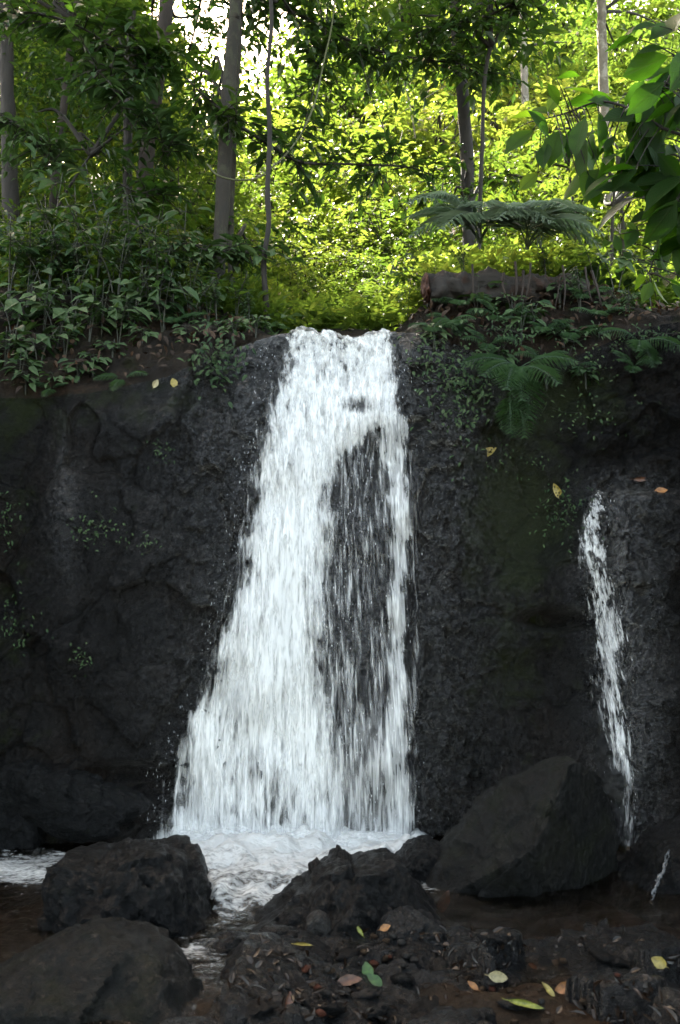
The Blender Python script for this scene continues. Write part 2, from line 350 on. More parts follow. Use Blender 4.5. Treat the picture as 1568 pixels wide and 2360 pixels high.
# white water: streaked, torn sheets. 'flow_u' runs across, 'flow_v' is time of fall, 'density' is how much water there is
def water_mat(name, seed, su=30.0, sv=7.0, gain=1.15, fine=.5, con=3.2):
    m, t, o = nt(name)
    cmb = nd(t, 'ShaderNodeCombineXYZ'); lk(t, attr(t, 'flow_u'), cmb.inputs[0]); lk(t, attr(t, 'flow_v'), cmb.inputs[1]); cmb.inputs[2].default_value = seed
    def nz(a, b, d, det):
        mp = nd(t, 'ShaderNodeMapping'); mp.inputs['Scale'].default_value = (a, b, 1); lk(t, cmb.outputs[0], mp.inputs[0])
        return noise_node(t, 1.0, det, .62, mp.outputs[0], d).outputs[0]
    n1 = nz(su, sv, .5, 3); n2 = nz(su * .28, sv * .4, .3, 2); n3 = nz(su * 2.4, sv * 1.1, .3, 2)
    s = mth(t, 'ADD', mth(t, 'MULTIPLY', n1, .55), mth(t, 'ADD', mth(t, 'MULTIPLY', n2, .45 - fine * .4), mth(t, 'MULTIPLY', n3, fine * .4)))
    s = mth(t, 'MULTIPLY_ADD', mth(t, 'SUBTRACT', s, .5), con, .5)
    a = mth(t, 'ADD', s, attr(t, 'amount'))
    a = mth(t, 'MULTIPLY_ADD', mth(t, 'SUBTRACT', a, 1.0), gain, .5, clamp=True)
    sm = nd(t, 'ShaderNodeMapRange', interpolation_type='SMOOTHSTEP'); lk(t, a, sm.inputs[0]); a = sm.outputs[0]
    p = nd(t, 'ShaderNodeBsdfPrincipled'); p.inputs['Base Color'].default_value = (.86, .865, .86, 1); p.inputs['Roughness'].default_value = .35
    b = nd(t, 'ShaderNodeBump'); b.inputs['Strength'].default_value = .35; b.inputs['Distance'].default_value = .02; lk(t, s, b.inputs['Height']); lk(t, b.outputs[0], p.inputs['Normal'])
    tl = nd(t, 'ShaderNodeBsdfTranslucent'); tl.inputs[0].default_value = (.86, .88, .9, 1)
    m1 = nd(t, 'ShaderNodeMixShader'); m1.inputs[0].default_value = .22; lk(t, p.outputs[0], m1.inputs[1]); lk(t, tl.outputs[0], m1.inputs[2])
    tr = nd(t, 'ShaderNodeBsdfTransparent')
    m2 = nd(t, 'ShaderNodeMixShader'); lk(t, a, m2.inputs[0]); lk(t, tr.outputs[0], m2.inputs[1]); lk(t, m1.outputs[0], m2.inputs[2])
    lk(t, m2.outputs[0], o.inputs[0]); return m
def pool_mat():
    m, t, o = nt('stream_water')
    tc = nd(t, 'ShaderNodeTexCoord').outputs['Object']
    mp = nd(t, 'ShaderNodeMapping'); mp.inputs['Scale'].default_value = (1, 1.6, 1); lk(t, tc, mp.inputs[0])
    n1 = noise_node(t, 9, 7, .68, mp.outputs[0], .25).outputs[0]; n2 = noise_node(t, 34, 4, .6, mp.outputs[0], .4).outputs[0]
    s = mth(t, 'ADD', mth(t, 'MULTIPLY', n1, .6), mth(t, 'MULTIPLY', n2, .4))
    s = mth(t, 'MULTIPLY_ADD', mth(t, 'SUBTRACT', s, .5), 2.0, .5)
    f = mth(t, 'MULTIPLY_ADD', mth(t, 'SUBTRACT', mth(t, 'ADD', s, attr(t, 'foam')), 1.0), 2.2, .5, clamp=True)
    bump = nd(t, 'ShaderNodeBump'); bump.inputs['Strength'].default_value = .6; bump.inputs['Distance'].default_value = .03; lk(t, s, bump.inputs['Height'])
    tr = nd(t, 'ShaderNodeBsdfTransparent'); tr.inputs[0].default_value = (.62, .5, .36, 1)
    gl = nd(t, 'ShaderNodeBsdfGlossy'); gl.inputs['Roughness'].default_value = .06; lk(t, bump.outputs[0], gl.inputs['Normal'])
    fr = nd(t, 'ShaderNodeFresnel'); fr.inputs[0].default_value = 1.33; lk(t, bump.outputs[0], fr.inputs['Normal'])
    wt = nd(t, 'ShaderNodeMixShader'); lk(t, fr.outputs[0], wt.inputs[0]); lk(t, tr.outputs[0], wt.inputs[1]); lk(t, gl.outputs[0], wt.inputs[2])
    p = nd(t, 'ShaderNodeBsdfPrincipled'); p.inputs['Base Color'].default_value = (.68, .69, .68, 1); p.inputs['Roughness'].default_value = .4
    lk(t, bump.outputs[0], p.inputs['Normal'])
    mx = nd(t, 'ShaderNodeMixShader'); lk(t, f, mx.inputs[0]); lk(t, wt.outputs[0], mx.inputs[1]); lk(t, p.outputs[0], mx.inputs[2])
    lk(t, mx.outputs[0], o.inputs[0]); return m
M['pool'] = pool_mat()
# ------------------------------------------------------------------ cliff and forest floor: one continuous sheet, split at the lip
FEAT = [  # px, py, rx, ry, toward camera (m), power
    (452, 1730, 75, 90, .02, 1), (120, 1820, 230, 55, .2, 2), (300, 1800, 150, 44, -.3, 2), (760, 1450, 200, 500, .06, 1),
    (1040, 1250, 85, 330, .12, 2), (1200, 1190, 130, 170, -.12, 2), (1310, 1330, 48, 75, .17, 2), (1270, 1425, 80, 24, -.3, 2),
    (1260, 1600, 110, 150, -.12, 2), (1180, 1450, 90, 60, .1, 2), (1440, 960, 120, 70, .16, 2), (1540, 1080, 90, 60, .2, 2), (860, 930, 70, 26, .07, 2),
    (160, 1160, 60, 200, .08, 1), (330, 1400, 170, 170, .1, 2), (560, 950, 70, 110, .08, 2), (90, 1480, 110, 120, .07, 2), (1000, 1750, 110, 120, .08, 2), (450, 1250, 60, 150, .05, 2), (260, 960, 160, 50, .06, 2)]
FC = [(at(a, b, .25), rx / 352., ry / 352., amp, pw) for a, b, rx, ry, amp, pw in FEAT]
def wall_base(x, z):
    y = .02 + .15 * z + .05 * np.sin(x * 1.3 + .5) + 0 * x
    for c, rx, rz, amp, pw in FC:
        q = ((x - c[0]) / rx) ** 2 + ((z - c[2]) / rz) ** 2
        y = y - amp * np.exp(-q ** pw)
    pc = at(1345, 1130, .2)
    y = y - .34 * sst(-.02, .22, x - pc[0]) * sst(.05, -.07, z - pc[2])                       # buttress carrying the small fall
    y = y - .10 * sst(1.9, 3.2, np.abs(x)) * np.abs(x)                                         # the walls close in towards the viewer
    y = y - 5.5 * sst(2.45, 4.6, np.abs(x))  # unseen side walls, added to darken the lower corners
    return y
LIPX = [-900, -200, 0, 200, 380, 450, 560, 640, 700, 785, 870, 920, 1000, 1100, 1250, 1400, 1480, 1568, 2300]
LIPY = [900, 925, 925, 915, 878, 838, 797, 769, 763, 774, 765, 759, 764, 800, 850, 800, 765, 748, 745]
CRX = [-900, 0, 250, 420, 520, 600, 640, 920, 950, 1000, 1100, 1300, 1420, 1480, 1568, 2300]
CRY = [640, 690, 695, 715, 745, 765, 790, 790, 755, 705, 684, 668, 665, 715, 738, 690]
def lip_z(x): return at(np.interp(784 + x * FPX / 6.75, LIPX, LIPY), 0, 0)[..., 2] * 0 + at(784, np.interp(784 + x * FPX / 6.75, LIPX, LIPY), .5)[..., 2]
YC = 1.15
def crest_z(x): return at(784, np.interp(784 + x * FPX / 7.3, CRX, CRY), YC)[..., 2]
def ground_z(x, Y):
    x = np.asarray(x, float); Y = np.asarray(Y, float)
    return crest_z(np.clip(x, -6, 6)) + .43 * (Y - YC) + .10 * sst(1.5, 9, np.abs(x - .1)) * (Y - YC)
def build_terrain():
    xs = np.concatenate([-np.geomspace(42, 2.75, 40)[:-1], np.linspace(-2.7, 2.7, 470), np.geomspace(2.75, 42, 40)[1:]])
    nc, nb, nf = 330, 46, 60
    tt = np.linspace(0, 1, nc)[:, None]
    lz = lip_z(np.clip(xs, -6, 6))[None]; Z = -.45 + tt * (lz + .45); X = np.broadcast_to(xs[None], Z.shape)
    Y = wall_base(np.clip(X, -8, 8), Z)
    P = np.stack([X, Y, Z], -1)
    nr = fbm(P * 1.4, 5, 4) * .07
    f1, e1 = facet(P * np.array([2.3, 2.3, 1.9]) + .25 * fbm(P * 2, 9, 3)[..., None], 21, .9)
    f2, e2 = facet(P * np.array([6.5, 6, 5.2]) + .3 * fbm(P * 5, 19, 3)[..., None], 41, 1.0)
    f3, e3 = facet(P * np.array([17, 15, 13]) + .35 * fbm(P * 11, 29, 2)[..., None], 61, 1.0)
    px, py = proj(P)
    rough = .5 + .9 * np.exp(-((px - 1040) / 130) ** 2) + .5 * np.exp(-((px - 460) / 110) ** 2) + .5 * sst(1330, 1400, px)
    rough = rough * (.35 + .65 * sst(1320, 1180, px) + .65 * sst(1330, 1400, px)).clip(.3, 1.2)
    rough = rough * (.35 + .65 * sst(330, 470, px))
    smooth_face = np.exp(-(((px - 1200) / 95) ** 2 + ((py - 1190) / 150) ** 2) ** 2)
    rough = rough * (1 - .75 * smooth_face)
    d = nr + .085 * f1 * (1 - .7 * smooth_face) + (.055 * f2 + .022 * f3) * rough + .012 * fbm(P * 24, 77, 4) * (.5 + rough)
    d = d + .034 * np.exp(-e1 / .035) + .014 * np.exp(-e2 / .06) * rough                    # cracks along the block borders
    infall = sst(560, 660, px) * sst(950, 880, px)
    d = d * (1 - .45 * infall)
    top = sst(.75, 1, tt)
    Y = Y + d * (1 - .5 * top ** 3)
    Pc = np.stack([X, Y, Z], -1)
    wet = np.clip(.03 + np.exp(-((px - (760 + (1500 - py) * .05)) / 330) ** 2) * 1.1 + np.exp(-((px - 1440) / 90) ** 2) * sst(1050, 1150, py) + .5 * np.exp(-((px - 150) / 40) ** 2) * np.exp(-((py - 1180) / 160) ** 2), 0, 1)
    moss = np.clip(1.0 * np.exp(-(((px - 1190) / 130) ** 2 + ((py - 1190) / 190) ** 2)) + .8 * np.exp(-(((px - 1260) / 200) ** 2 + ((py - 900) / 100) ** 2)) + .22 * np.exp(-((px - 20) / 90) ** 2) + .35 * sst(1080, 900, py) * sst(600, 400, px) + .4 * np.exp(-(((px - 1180) / 120) ** 2 + ((py - 1560) / 140) ** 2)), 0, 1)
    # bank and forest floor
    sb = np.linspace(0, 1, nb + 1)[1:, None]
    yl, zl = Y[-1:], Z[-1:]; zc = crest_z(np.clip(xs, -6, 6))[None]
    Yb = yl + (YC - yl) * sb; Zb = zl + (zc - zl) * (sb ** .8)
    Pb = np.stack([np.broadcast_to(xs[None], Yb.shape), Yb, Zb], -1)
    fade = sst(0, .1, sb)
    notch = 1 - .9 * sst(-.75, -.55, Pb[..., 0]) * sst(.62, .45, Pb[..., 0])
    Pb[..., 2] += fade * notch * (.06 * fbm(Pb * 3, 3, 5) + .02 * fbm(Pb * 16, 4, 3)); Pb[..., 1] += fade * notch * .08 * fbm(Pb * 4 + 9, 8, 4)
    Yf = YC + np.geomspace(.04, 52, nf)[:, None] * np.ones((1, len(xs)))
    Xf = np.broadcast_to(xs[None], Yf.shape); Zf = ground_z(Xf, Yf)
    Pf = np.stack([Xf, Yf, Zf], -1); Pf[..., 2] += .08 * fbm(Pf * 1.5, 6, 4)
    G_ = np.concatenate([Pc[-1:], Pb, Pf], 0)
    mb = MB(); mb.add(Pc, grid_faces(nc, len(xs)), wet=wet.ravel(), moss=moss.ravel()); o = mb.obj('cliff', M['cliff']); tag(o, None, None, kind='structure')
    mb = MB(); mb.add(G_, grid_faces(len(G_), len(xs))); o = mb.obj('forest_ground', M['soil']); tag(o, None, None, kind='structure')
    return Pc
CL = build_terrain()
CLX, CLZ, CLY = CL[0, :, 0], CL[:, :, 2], CL[:, :, 1]
def wall_y(x, z):
    """depth of the finished cliff at x, z"""
    x = np.asarray(x, float); z = np.asarray(z, float)
    i = np.clip(np.searchsorted(CLX, x), 1, len(CLX) - 1); i = np.where(np.abs(CLX[i - 1] - x) < np.abs(CLX[i] - x), i - 1, i)
    zt = CLZ[-1, i]; j = np.clip(np.round((z + .45) / (zt + .45) * (len(CLZ) - 1)).astype(int), 0, len(CLZ) - 1)
    return CLY[j, i]
def on_wall(px, py, off=.0):
    px = np.asarray(px, float); py = np.asarray(py, float); Y = .3 + 0 * (px + py)
    for _ in range(6):
        p = at(px, py, Y); Y = .5 * Y + .5 * wall_y(p[..., 0], p[..., 2])
    return at(px, py, Y - off)
# ------------------------------------------------------------------ stream bed and water
def build_stream():
    xs = np.concatenate([np.linspace(-40, -4, 12)[:-1], np.linspace(-4, 4, 330), np.linspace(4, 40, 12)[1:]]); ys = np.concatenate([np.linspace(-30, -5.0, 14)[:-1], np.linspace(-5.0, .8, 240)])
    X, Y = np.meshgrid(xs, ys); P = np.stack([X, Y, 0 * X], -1)
    near = sst(-2.0, -2.7, Y) * sst(-1.0, -.3, X)
    z = -.13 + .05 * fbm(P * 1.7, 2, 4) + .025 * fbm(P * 9, 12, 4) + .11 * near
    z = z + .35 * sst(2.2, 4, np.abs(X)) + .02 * sst(-3, -5, Y)
    mb = MB(); mb.add(np.stack([X, Y, z], -1), grid_faces(*X.shape)); tag(mb.obj('stream_bed', M['bed']), None, None, kind='structure')
    xs = np.linspace(-4.2, 4.2, 420); ys = np.linspace(-5.0, .7, 320)
    X, Y = np.meshgrid(xs, ys); P = np.stack([X, Y, 0 * X], -1)
    px, py = proj(P)
    foot = np.exp(-(np.maximum(0, np.abs(X + .42) - .85) / .18) ** 2)
    d_foot = Y - (-.25)
    xl = np.interp(py, [1900, 1935, 1990, 2060, 2110, 2160, 2260], [330, 370, 430, 460, 480, 500, 430])
    xr = np.interp(py, [1900, 1935, 1985, 2040, 2090, 2130, 2160, 2260], [960, 1000, 960, 760, 640, 560, 540, 500])
    core = sst(0, 26, px - xl) * sst(0, 26, xr - px) * sst(2150, 2080, py)
    left = .42 * np.exp(-((py - (1985 + (200 - px) * .03)) / 26) ** 2) * sst(480, 330, px) + .36 * np.exp(-((py - 2018) / 22) ** 2) * sst(150, 90, px)
    mid = .3 * np.exp(-(((px - 470) / 75) ** 2 + ((py - 2195) / 55) ** 2)) + .45 * np.exp(-(((px - 985) / 40) ** 2 + ((py - 2020) / 40) ** 2)) + .2 * np.exp(-((py - 1955) / 30) ** 2) * sst(200, 330, px) * sst(480, 400, px)
    foam = np.clip(.06 + (.72 - .22 * sst(-.45, -1.5, Y) - .12 * sst(.45, .6, fbm(P * np.array([3.5, 6, 1]), 51, 4) + .4)) * core + .24 * core * np.exp(-np.abs(Y + .45) / .4) + left + mid, 0, 1.1)
    lump = .5 + .5 * fbm(P * np.array([5, 4, 1]), 31, 5)
    z = .006 * fbm(P * 7, 33, 3) + .01 * fbm(P * np.array([4, 9, 1]), 35, 3) + core * (.02 + .06 * lump * np.exp(-np.abs(Y + .35) / .45) + .06 * lump + .02 * fbm(P * np.array([13, 11, 1]), 52, 4)) + .03 * lump * np.clip(left, 0, 1)
    mb = MB(); mb.add(np.stack([X, Y, z], -1), grid_faces(*X.shape), foam=foam.ravel()); tag(mb.obj('water', M['pool']), None, None, kind='structure')
def build_rock_bank():
    X, Y = np.meshgrid(np.linspace(-1.3, 3.6, 330), np.linspace(-5.2, -1.5, 250)); P = np.stack([X, Y, 0 * X], -1)
    near = sst(-1.72, -2.15, Y + .22 * X) * sst(-.95, -.35, X + .15 * fbm(P * 2, 3, 3))
    f1, e1 = facet(P * 2.7 + .2 * fbm(P * 3, 5, 2)[..., None], 91, 1.0); f2, e2 = facet(P * 8, 97, 1.0)
    z = -.24 + .25 * near + (.12 * f1 + .012 * f2 + .03 * fbm(P * 2.2, 6, 4) + .005 * fbm(P * 20, 7, 3)) * near - .02 * np.exp(-e1 / .05) * near
    mb = MB(); mb.add(np.stack([X, Y, z], -1), grid_faces(*X.shape)); tag(mb.obj('rocky_ground', M['ledge']), None, None, kind='structure')
build_stream(); build_rock_bank()
# ------------------------------------------------------------------ waterfalls
def itp(py, tab): return np.interp(py, [a for a, b in tab], [b for a, b in tab])
XL = [(740, 622), (850, 612), (950, 588), (1050, 570), (1150, 553), (1300, 528), (1450, 492), (1550, 462), (1620, 432), (1680, 402), (1740, 384), (1800, 370), (1880, 350), (1960, 322)]
XM = [(740, 925), (930, 935), (965, 938), (995, 890), (1040, 832), (1110, 795), (1300, 776), (1500, 762), (1600, 778), (1700, 796), (1800, 812), (1960, 850)]
SC_ = [(940, 905), (1050, 914), (1120, 926), (1300, 918), (1500, 908), (1600, 918), (1700, 906), (1800, 914), (1960, 922)]
SW_ = [(940, 60), (1000, 55), (1080, 38), (1300, 26), (1500, 30), (1600, 38), (1800, 46), (1960, 54)]
def fall_sheet(parent, name, mat_, layer, off, tables, dens, rows, cols, py0, py1, amp, seed, lip=True):
    pys = np.linspace(py0, py1, rows)[:, None]; tt = np.linspace(0, 1, cols)[None]
    x0, x1 = itp(pys, tables[0]) - 40, itp(pys, tables[1]) + 40
    PX = x0 + (x1 - x0) * tt; PY = pys + 0 * tt
    P = on_wall(PX, np.maximum(PY, 772 if lip else 0), 0)
    Yw = P[..., 1].copy()
    def blur(A, k, m):
        pad = np.pad(A, ((k, k), (m, m)), 'edge'); c = np.cumsum(np.cumsum(np.pad(pad, ((1, 0), (1, 0))), 0), 1); a_, b_ = 2 * k + 1, 2 * m + 1
        return (c[a_:, b_:] - c[:-a_, b_:] - c[a_:, :-b_] + c[:-a_, :-b_]) / (a_ * b_)
    for _ in range(3): Yw = blur(Yw, 16, 8)                      # falling water smooths over the rock
    ex = np.maximum(Yw - P[..., 1], 0)
    for _ in range(2): ex = blur(ex, 16, 8)
    Yw = Yw - 2.6 * ex
    drop = np.maximum(PY - py0, 0) / 352.
    flowv = np.sqrt(drop * 2 + .12) * 1.9
    fu = (PX - 700) / 352. * (1 - .18 * sst(900, 1900, PY))
    q = np.stack([fu * 16, flowv * 3.0, 0 * fu + seed], -1)
    Yw = Yw - off - amp * .4 * (fbm(q, seed, 4) * .8 + .5) * sst(0, .4, drop + .1)
    Q = at(PX, PY, Yw)
    am = dens(PX, PY).ravel(); F_ = grid_faces(rows, cols); F_ = F_[am[F_].max(1) > -.24]    # no sheet where there is no water
    mb = MB(); mb.add(Q, F_, flow_u=fu.ravel(), flow_v=flowv.ravel(), amount=am)
    return mb.obj(name, mat_, parent)
def d_main(px, py, bias=0.0, soft=70.):
    xl, xm = itp(py, XL), itp(py, XM)
    wob = 10 * fbm(np.stack([py / 60., px * 0, px * 0], -1), 3, 3)
    c = sst(-34, soft, px - xl + wob) * sst(-46, soft + 10, xm - px + wob) ** (.6 + .4 * sst(960, 1000, py))
    c = np.where(py < 960, sst(-34, soft, px - xl + wob) * sst(-16, 34, xm - px + wob), c)
    d = .715 * c - .35 * (1 - c) ** 2
    crest = np.interp(px, [600, 640, 690, 740, 772, 788, 815, 850, 890, 915, 960], [775, 769, 760, 757, 765, 775, 771, 762, 758, 766, 778]) + 7 * fbm(np.stack([px / 16., 0 * px, 0 * px], -1), 9, 3)
    d = d - .50 * np.exp(-(((px - 828) / 38) ** 2 + ((py - 932) / 20) ** 2) ** 2)             # bare rock under the ledge
    d = d - .2 * np.exp(-(((px - 680) / 18) ** 2 + ((py - 838) / 22) ** 2)) - .16 * np.exp(-(((px - 800) / 60) ** 2 + ((py - 870) / 26) ** 2))
    d = d - .14 * sst(880, 800, py) * c - .1 * np.exp(-((px - xl) / 60.) ** 2) - .13 * sst(1650, 1850, py) * c
    d = d + .16 * np.exp(-(((px - 460) / 60) ** 2 + ((py - 1705) / 70) ** 2)) + .1 * np.exp(-((px - (xl * .35 + xm * .65)) / 60.) ** 2) * sst(960, 1050, py) * sst(1900, 1600, py)
    d = d - .14 * np.exp(-(((px - 480) / 50) ** 2 + ((py - 1840) / 50) ** 2)) - .2 * np.exp(-(((px - 645) / 30) ** 2 + ((py - 1870) / 45) ** 2))
    d = d + .12 * np.exp(-(((px - 850) / 90) ** 2 + ((py - 968) / 14) ** 2))
    d = d + .32 * sst(1895, 1950, py) * c
    return (d + bias * c - (1 - c) * .34) * sst(-3, 7, py - crest) - .6 * (1 - sst(-3, 7, py - crest))
def d_strand(px, py, bias=0.0):
    c0, w0 = itp(py, SC_), itp(py, SW_)
    wob = 8 * fbm(np.stack([py / 45., px * 0, px * 0 + 4], -1), 5, 3)
    c = np.exp(-(np.abs(px - c0 + wob) / w0) ** 2.4) * sst(925, 965, py)
    veil = sst(965, 1010, py) * sst(-10, 60, px - itp(py, XM) + 95) * sst(975, 900, px)
    veil = veil * (.215 + .14 * sst(1600, 1850, py))
    lv = .2 * np.exp(-((px - itp(py, XL) - 20) / 30) ** 2) * sst(880, 1000, py) * sst(1740, 1600, py)
    side = .2 * np.exp(-((px - 955) / 22) ** 2) * sst(990, 1060, py)
    cov = np.clip(np.maximum(np.maximum(c, veil * 4), np.maximum(side, lv) * 4), 0, 1)
    return np.maximum(np.maximum(.58 * c, veil), np.maximum(side, lv)) - .7 * (1 - cov) + bias * c + .2 * sst(1900, 1950, py) * (c + veil)
TAB = (XL, [(700, 962), (2000, 985)])
wf = thing('waterfall', 'broad white waterfall pouring over the dark rock lip at the centre', 'waterfall', tuple(atz(650, 1940, 0)))
wf_inv = wf.matrix_world
def reparent(o, root):
    o.parent = root; o.matrix_parent_inverse = Matrix.Translation(root.location).inverted()
W1, W2, W3 = water_mat('falling_water', 1.3, 26, 5.0), water_mat('falling_water_fine', 7.7, 40, 5.5, 1.2), water_mat('falling_water_veil', 4.1, 44, 4.5, 1.0, .6, 2.3)
for nm, mt, lay, off, dens, amp, seed in (
        ('back_sheet', W1, 0, .015, lambda a, b: d_main(a, b, .0), .03, 3),
        ('front_sheet', W2, 1, .05, lambda a, b: d_main(a, b, -.17, 90.), .05, 13),
        ('side_strand', W3, 1, .03, lambda a, b: d_strand(a, b), .03, 23),
        ('side_veil', W3, 2, .06, lambda a, b: d_strand(a, b, -.1) - .06, .04, 33)):
    o = fall_sheet(wf, nm, mt, lay, off, TAB, dens, 430, 210, 756, 1956, amp, seed); reparent(o, wf)
def d_splash(px, py):
    c = sst(340, 430, px) * sst(985, 900, px)
    return .52 * np.exp(-((py - 1938 + 10 * fbm(np.stack([px / 40., 0 * px, 0 * px], -1), 15, 3)) / 26) ** 2) * c - .6 * (1 - c) - .3 * sst(1890, 1870, py)
o = fall_sheet(wf, 'splash', water_mat('splash_water', 19.3, 13, 16, 1.0, .6, 2.0), 3, .2, TAB, d_splash, 60, 210, 1850, 1975, .12, 63, lip=False); reparent(o, wf)
# crest of the stream behind the lip
def build_crest():
    xs = np.linspace(-.42, .415, 150); ys = np.linspace(0, 1, 60)
    X, S = np.meshgrid(xs, ys)
    pxs = 784 + xs * FPX / 6.75
    z0 = lip_z(xs)
    Yl = wall_y(xs, z0 - .01) - .06
    hump = np.interp(pxs, [600, 640, 690, 740, 775, 790, 810, 840, 880, 915, 960], [-.02, 0, .03, .028, .012, -.012, .0, .02, .035, .02, -.03])
    P = np.stack([X, Yl[None] + S * 1.6, z0[None] + hump[None] * (1 - .3 * S) + .05 * S - .02 * (1 - S) ** 6], -1)
    P[..., 2] += .035 * fbm(P * np.array([9, 6, 1]), 71, 5)
    mb = MB(); fu = X * 1.0
    mb.add(P, grid_faces(*X.shape), flow_u=fu.ravel(), flow_v=(S * 1.2).ravel(), amount=(.6 - .5 * sst(.3, .42, np.abs(X))).ravel()); o = mb.obj('crest', water_mat('crest_water', 9.1, 14, 12, 2.5), wf); reparent(o, wf)
build_crest()
def build_drops(root, name, n, rng, f, mt):
    """torn beads and short threads of water thrown clear of a fall"""
    px, py, s = f(n); P = on_wall(px, py, 0); P = at(px, py, P[:, 1] - rng.uniform(.05, .22, n))
    L = s * rng.uniform(1.5, 5, n); r = s * rng.uniform(.35, .8, n)
    T = np.array([[0, 0, 1.]] + [[math.cos(a), math.sin(a), .2] for a in (0, 2.09, 4.19)] + [[0, 0, -.8]])
    V = P[:, None] + T[None] * np.stack([r, r, L], -1)[:, None]
    V[..., 0] += (T[None, :, 2] * L[:, None]) * rng.uniform(-.12, .12, n)[:, None]
    f0 = np.array([[0, 1, 2], [0, 2, 3], [0, 3, 1], [4, 2, 1], [4, 3, 2], [4, 1, 3]])
    mb = MB(); mb.add(V, (np.arange(n)[:, None, None] * 5 + f0[None]).reshape(-1, 3)); o = mb.obj(name, mt, root); o['kind'] = 'stuff'; reparent(o, root)
def solid_water():
    m, t, o = nt('water_drop'); p = nd(t, 'ShaderNodeBsdfPrincipled'); p.inputs['Base Color'].default_value = (.8, .83, .86, 1); p.inputs['Roughness'].default_value = .2
    lk(t, p.outputs[0], o.inputs[0]); return m
M['drop'] = solid_water(); M['thread'] = plain_mat('water_thread', (.03, .032, .035), (.14, .15, .16), .1, 40)
rg = np.random.default_rng(5)
def f_main(n):
    py = rg.uniform(800, 1935, n) ** 1.0; e = rg.random(n)
    px = np.where(e < .42, itp(py, XL) + rg.normal(-4, 16, n), np.where(e < .7, itp(py, XM) + rg.normal(22, 26, n), np.where(e < .85, itp(py, SC_) + rg.normal(14, 34, n), rg.uniform(0, 1, n) * (itp(py, XM) - itp(py, XL)) + itp(py, XL))))
    return px, py, rg.uniform(.0012, .0036, n)
build_drops(wf, 'spray', 500, rg, f_main, M['drop'])
# small fall on the right
wf2 = thing('waterfall', 'narrow thin waterfall running off a rock shelf at the right', 'waterfall', tuple(atz(1445, 1940, 0)))
SL = [(1120, 1360), (1180, 1352), (1260, 1338), (1330, 1340), (1420, 1350), (1550, 1368), (1700, 1390), (1800, 1410), (1960, 1425)]
SR = [(1120, 1402), (1180, 1400), (1260, 1405), (1330, 1412), (1420, 1425), (1550, 1450), (1700, 1472), (1800, 1470), (1960, 1462)]
def d_small(px, py):
    a, b = itp(py, SL), itp(py, SR); c = (a + b) / 2 + 8 * np.sin(py / 70.); w_ = (b - a) / 2
    core = np.exp(-(np.abs(px - c) / (w_ * 1.2)) ** 2.2)
    return sst(1122, 1165, py + .35 * (px - 1380)) * core * (.41 - .08 * sst(1450, 1700, py) - .14 * sst(1760, 1900, py)) + .1 * np.exp(-((px - c - 5) / 12.) ** 2) - .42 * (1 - core)
for nm, mt, off, seed, bias in (('back_sheet', water_mat('small_fall_water', 15.5, 34, 6, 1.5, .6, 4.0), .015, 51, 0.), ('front_sheet', water_mat('small_fall_water_fine', 25.5, 56, 7, 1.7), .04, 57, -.08)):
    o = fall_sheet(wf2, nm, mt, 0, off, (SL, SR), lambda a, b: d_small(a, b) + bias, 300, 90, 1130, 1960, .03, seed, lip=False); reparent(o, wf2)
build_drops(wf2, 'spray', 60, rg, lambda n: ((lambda py: (itp(py, SL) + rg.normal(.5, .42, n) * (itp(py, SR) - itp(py, SL)), py, rg.uniform(.0012, .003, n)))(rg.uniform(1150, 1930, n))), M['drop'])
def trickle():
    L = smooth_line([at(1575, 1915, -.75), at(1545, 1960, -1.15), at(1525, 2010, -1.3), at(1508, 2050, -1.38), at(1500, 2085, -1.42)], 60)
    mb = MB()
    for k in range(4):
        q = L - L[0] + .012 * np.stack([fbm(np.stack([np.arange(60) * .25, np.full(60, k * 3.3), np.zeros(60)], -1), 40 + k, 3), -np.full(60, .3), np.zeros(60)], -1)
        a_, b_ = sorted(np.random.default_rng(k).integers(0, 60, 2)); a_, b_ = (0, 60) if k == 0 else (a_, max(b_, a_ + 14))
        q = q[a_:b_]
        if len(q) > 4: tube(mb, q, .0035 * (1.2 + fbm(np.stack([np.arange(len(q)) * .5, np.full(len(q), k * 1.), np.zeros(len(q))], -1), 60, 3)), 6)
    o = mb.obj('trickle', M['thread']); o.location = L[0]; tag(o, 'thin trickle of water running down the black rock at the lower right edge', 'trickle')
trickle()
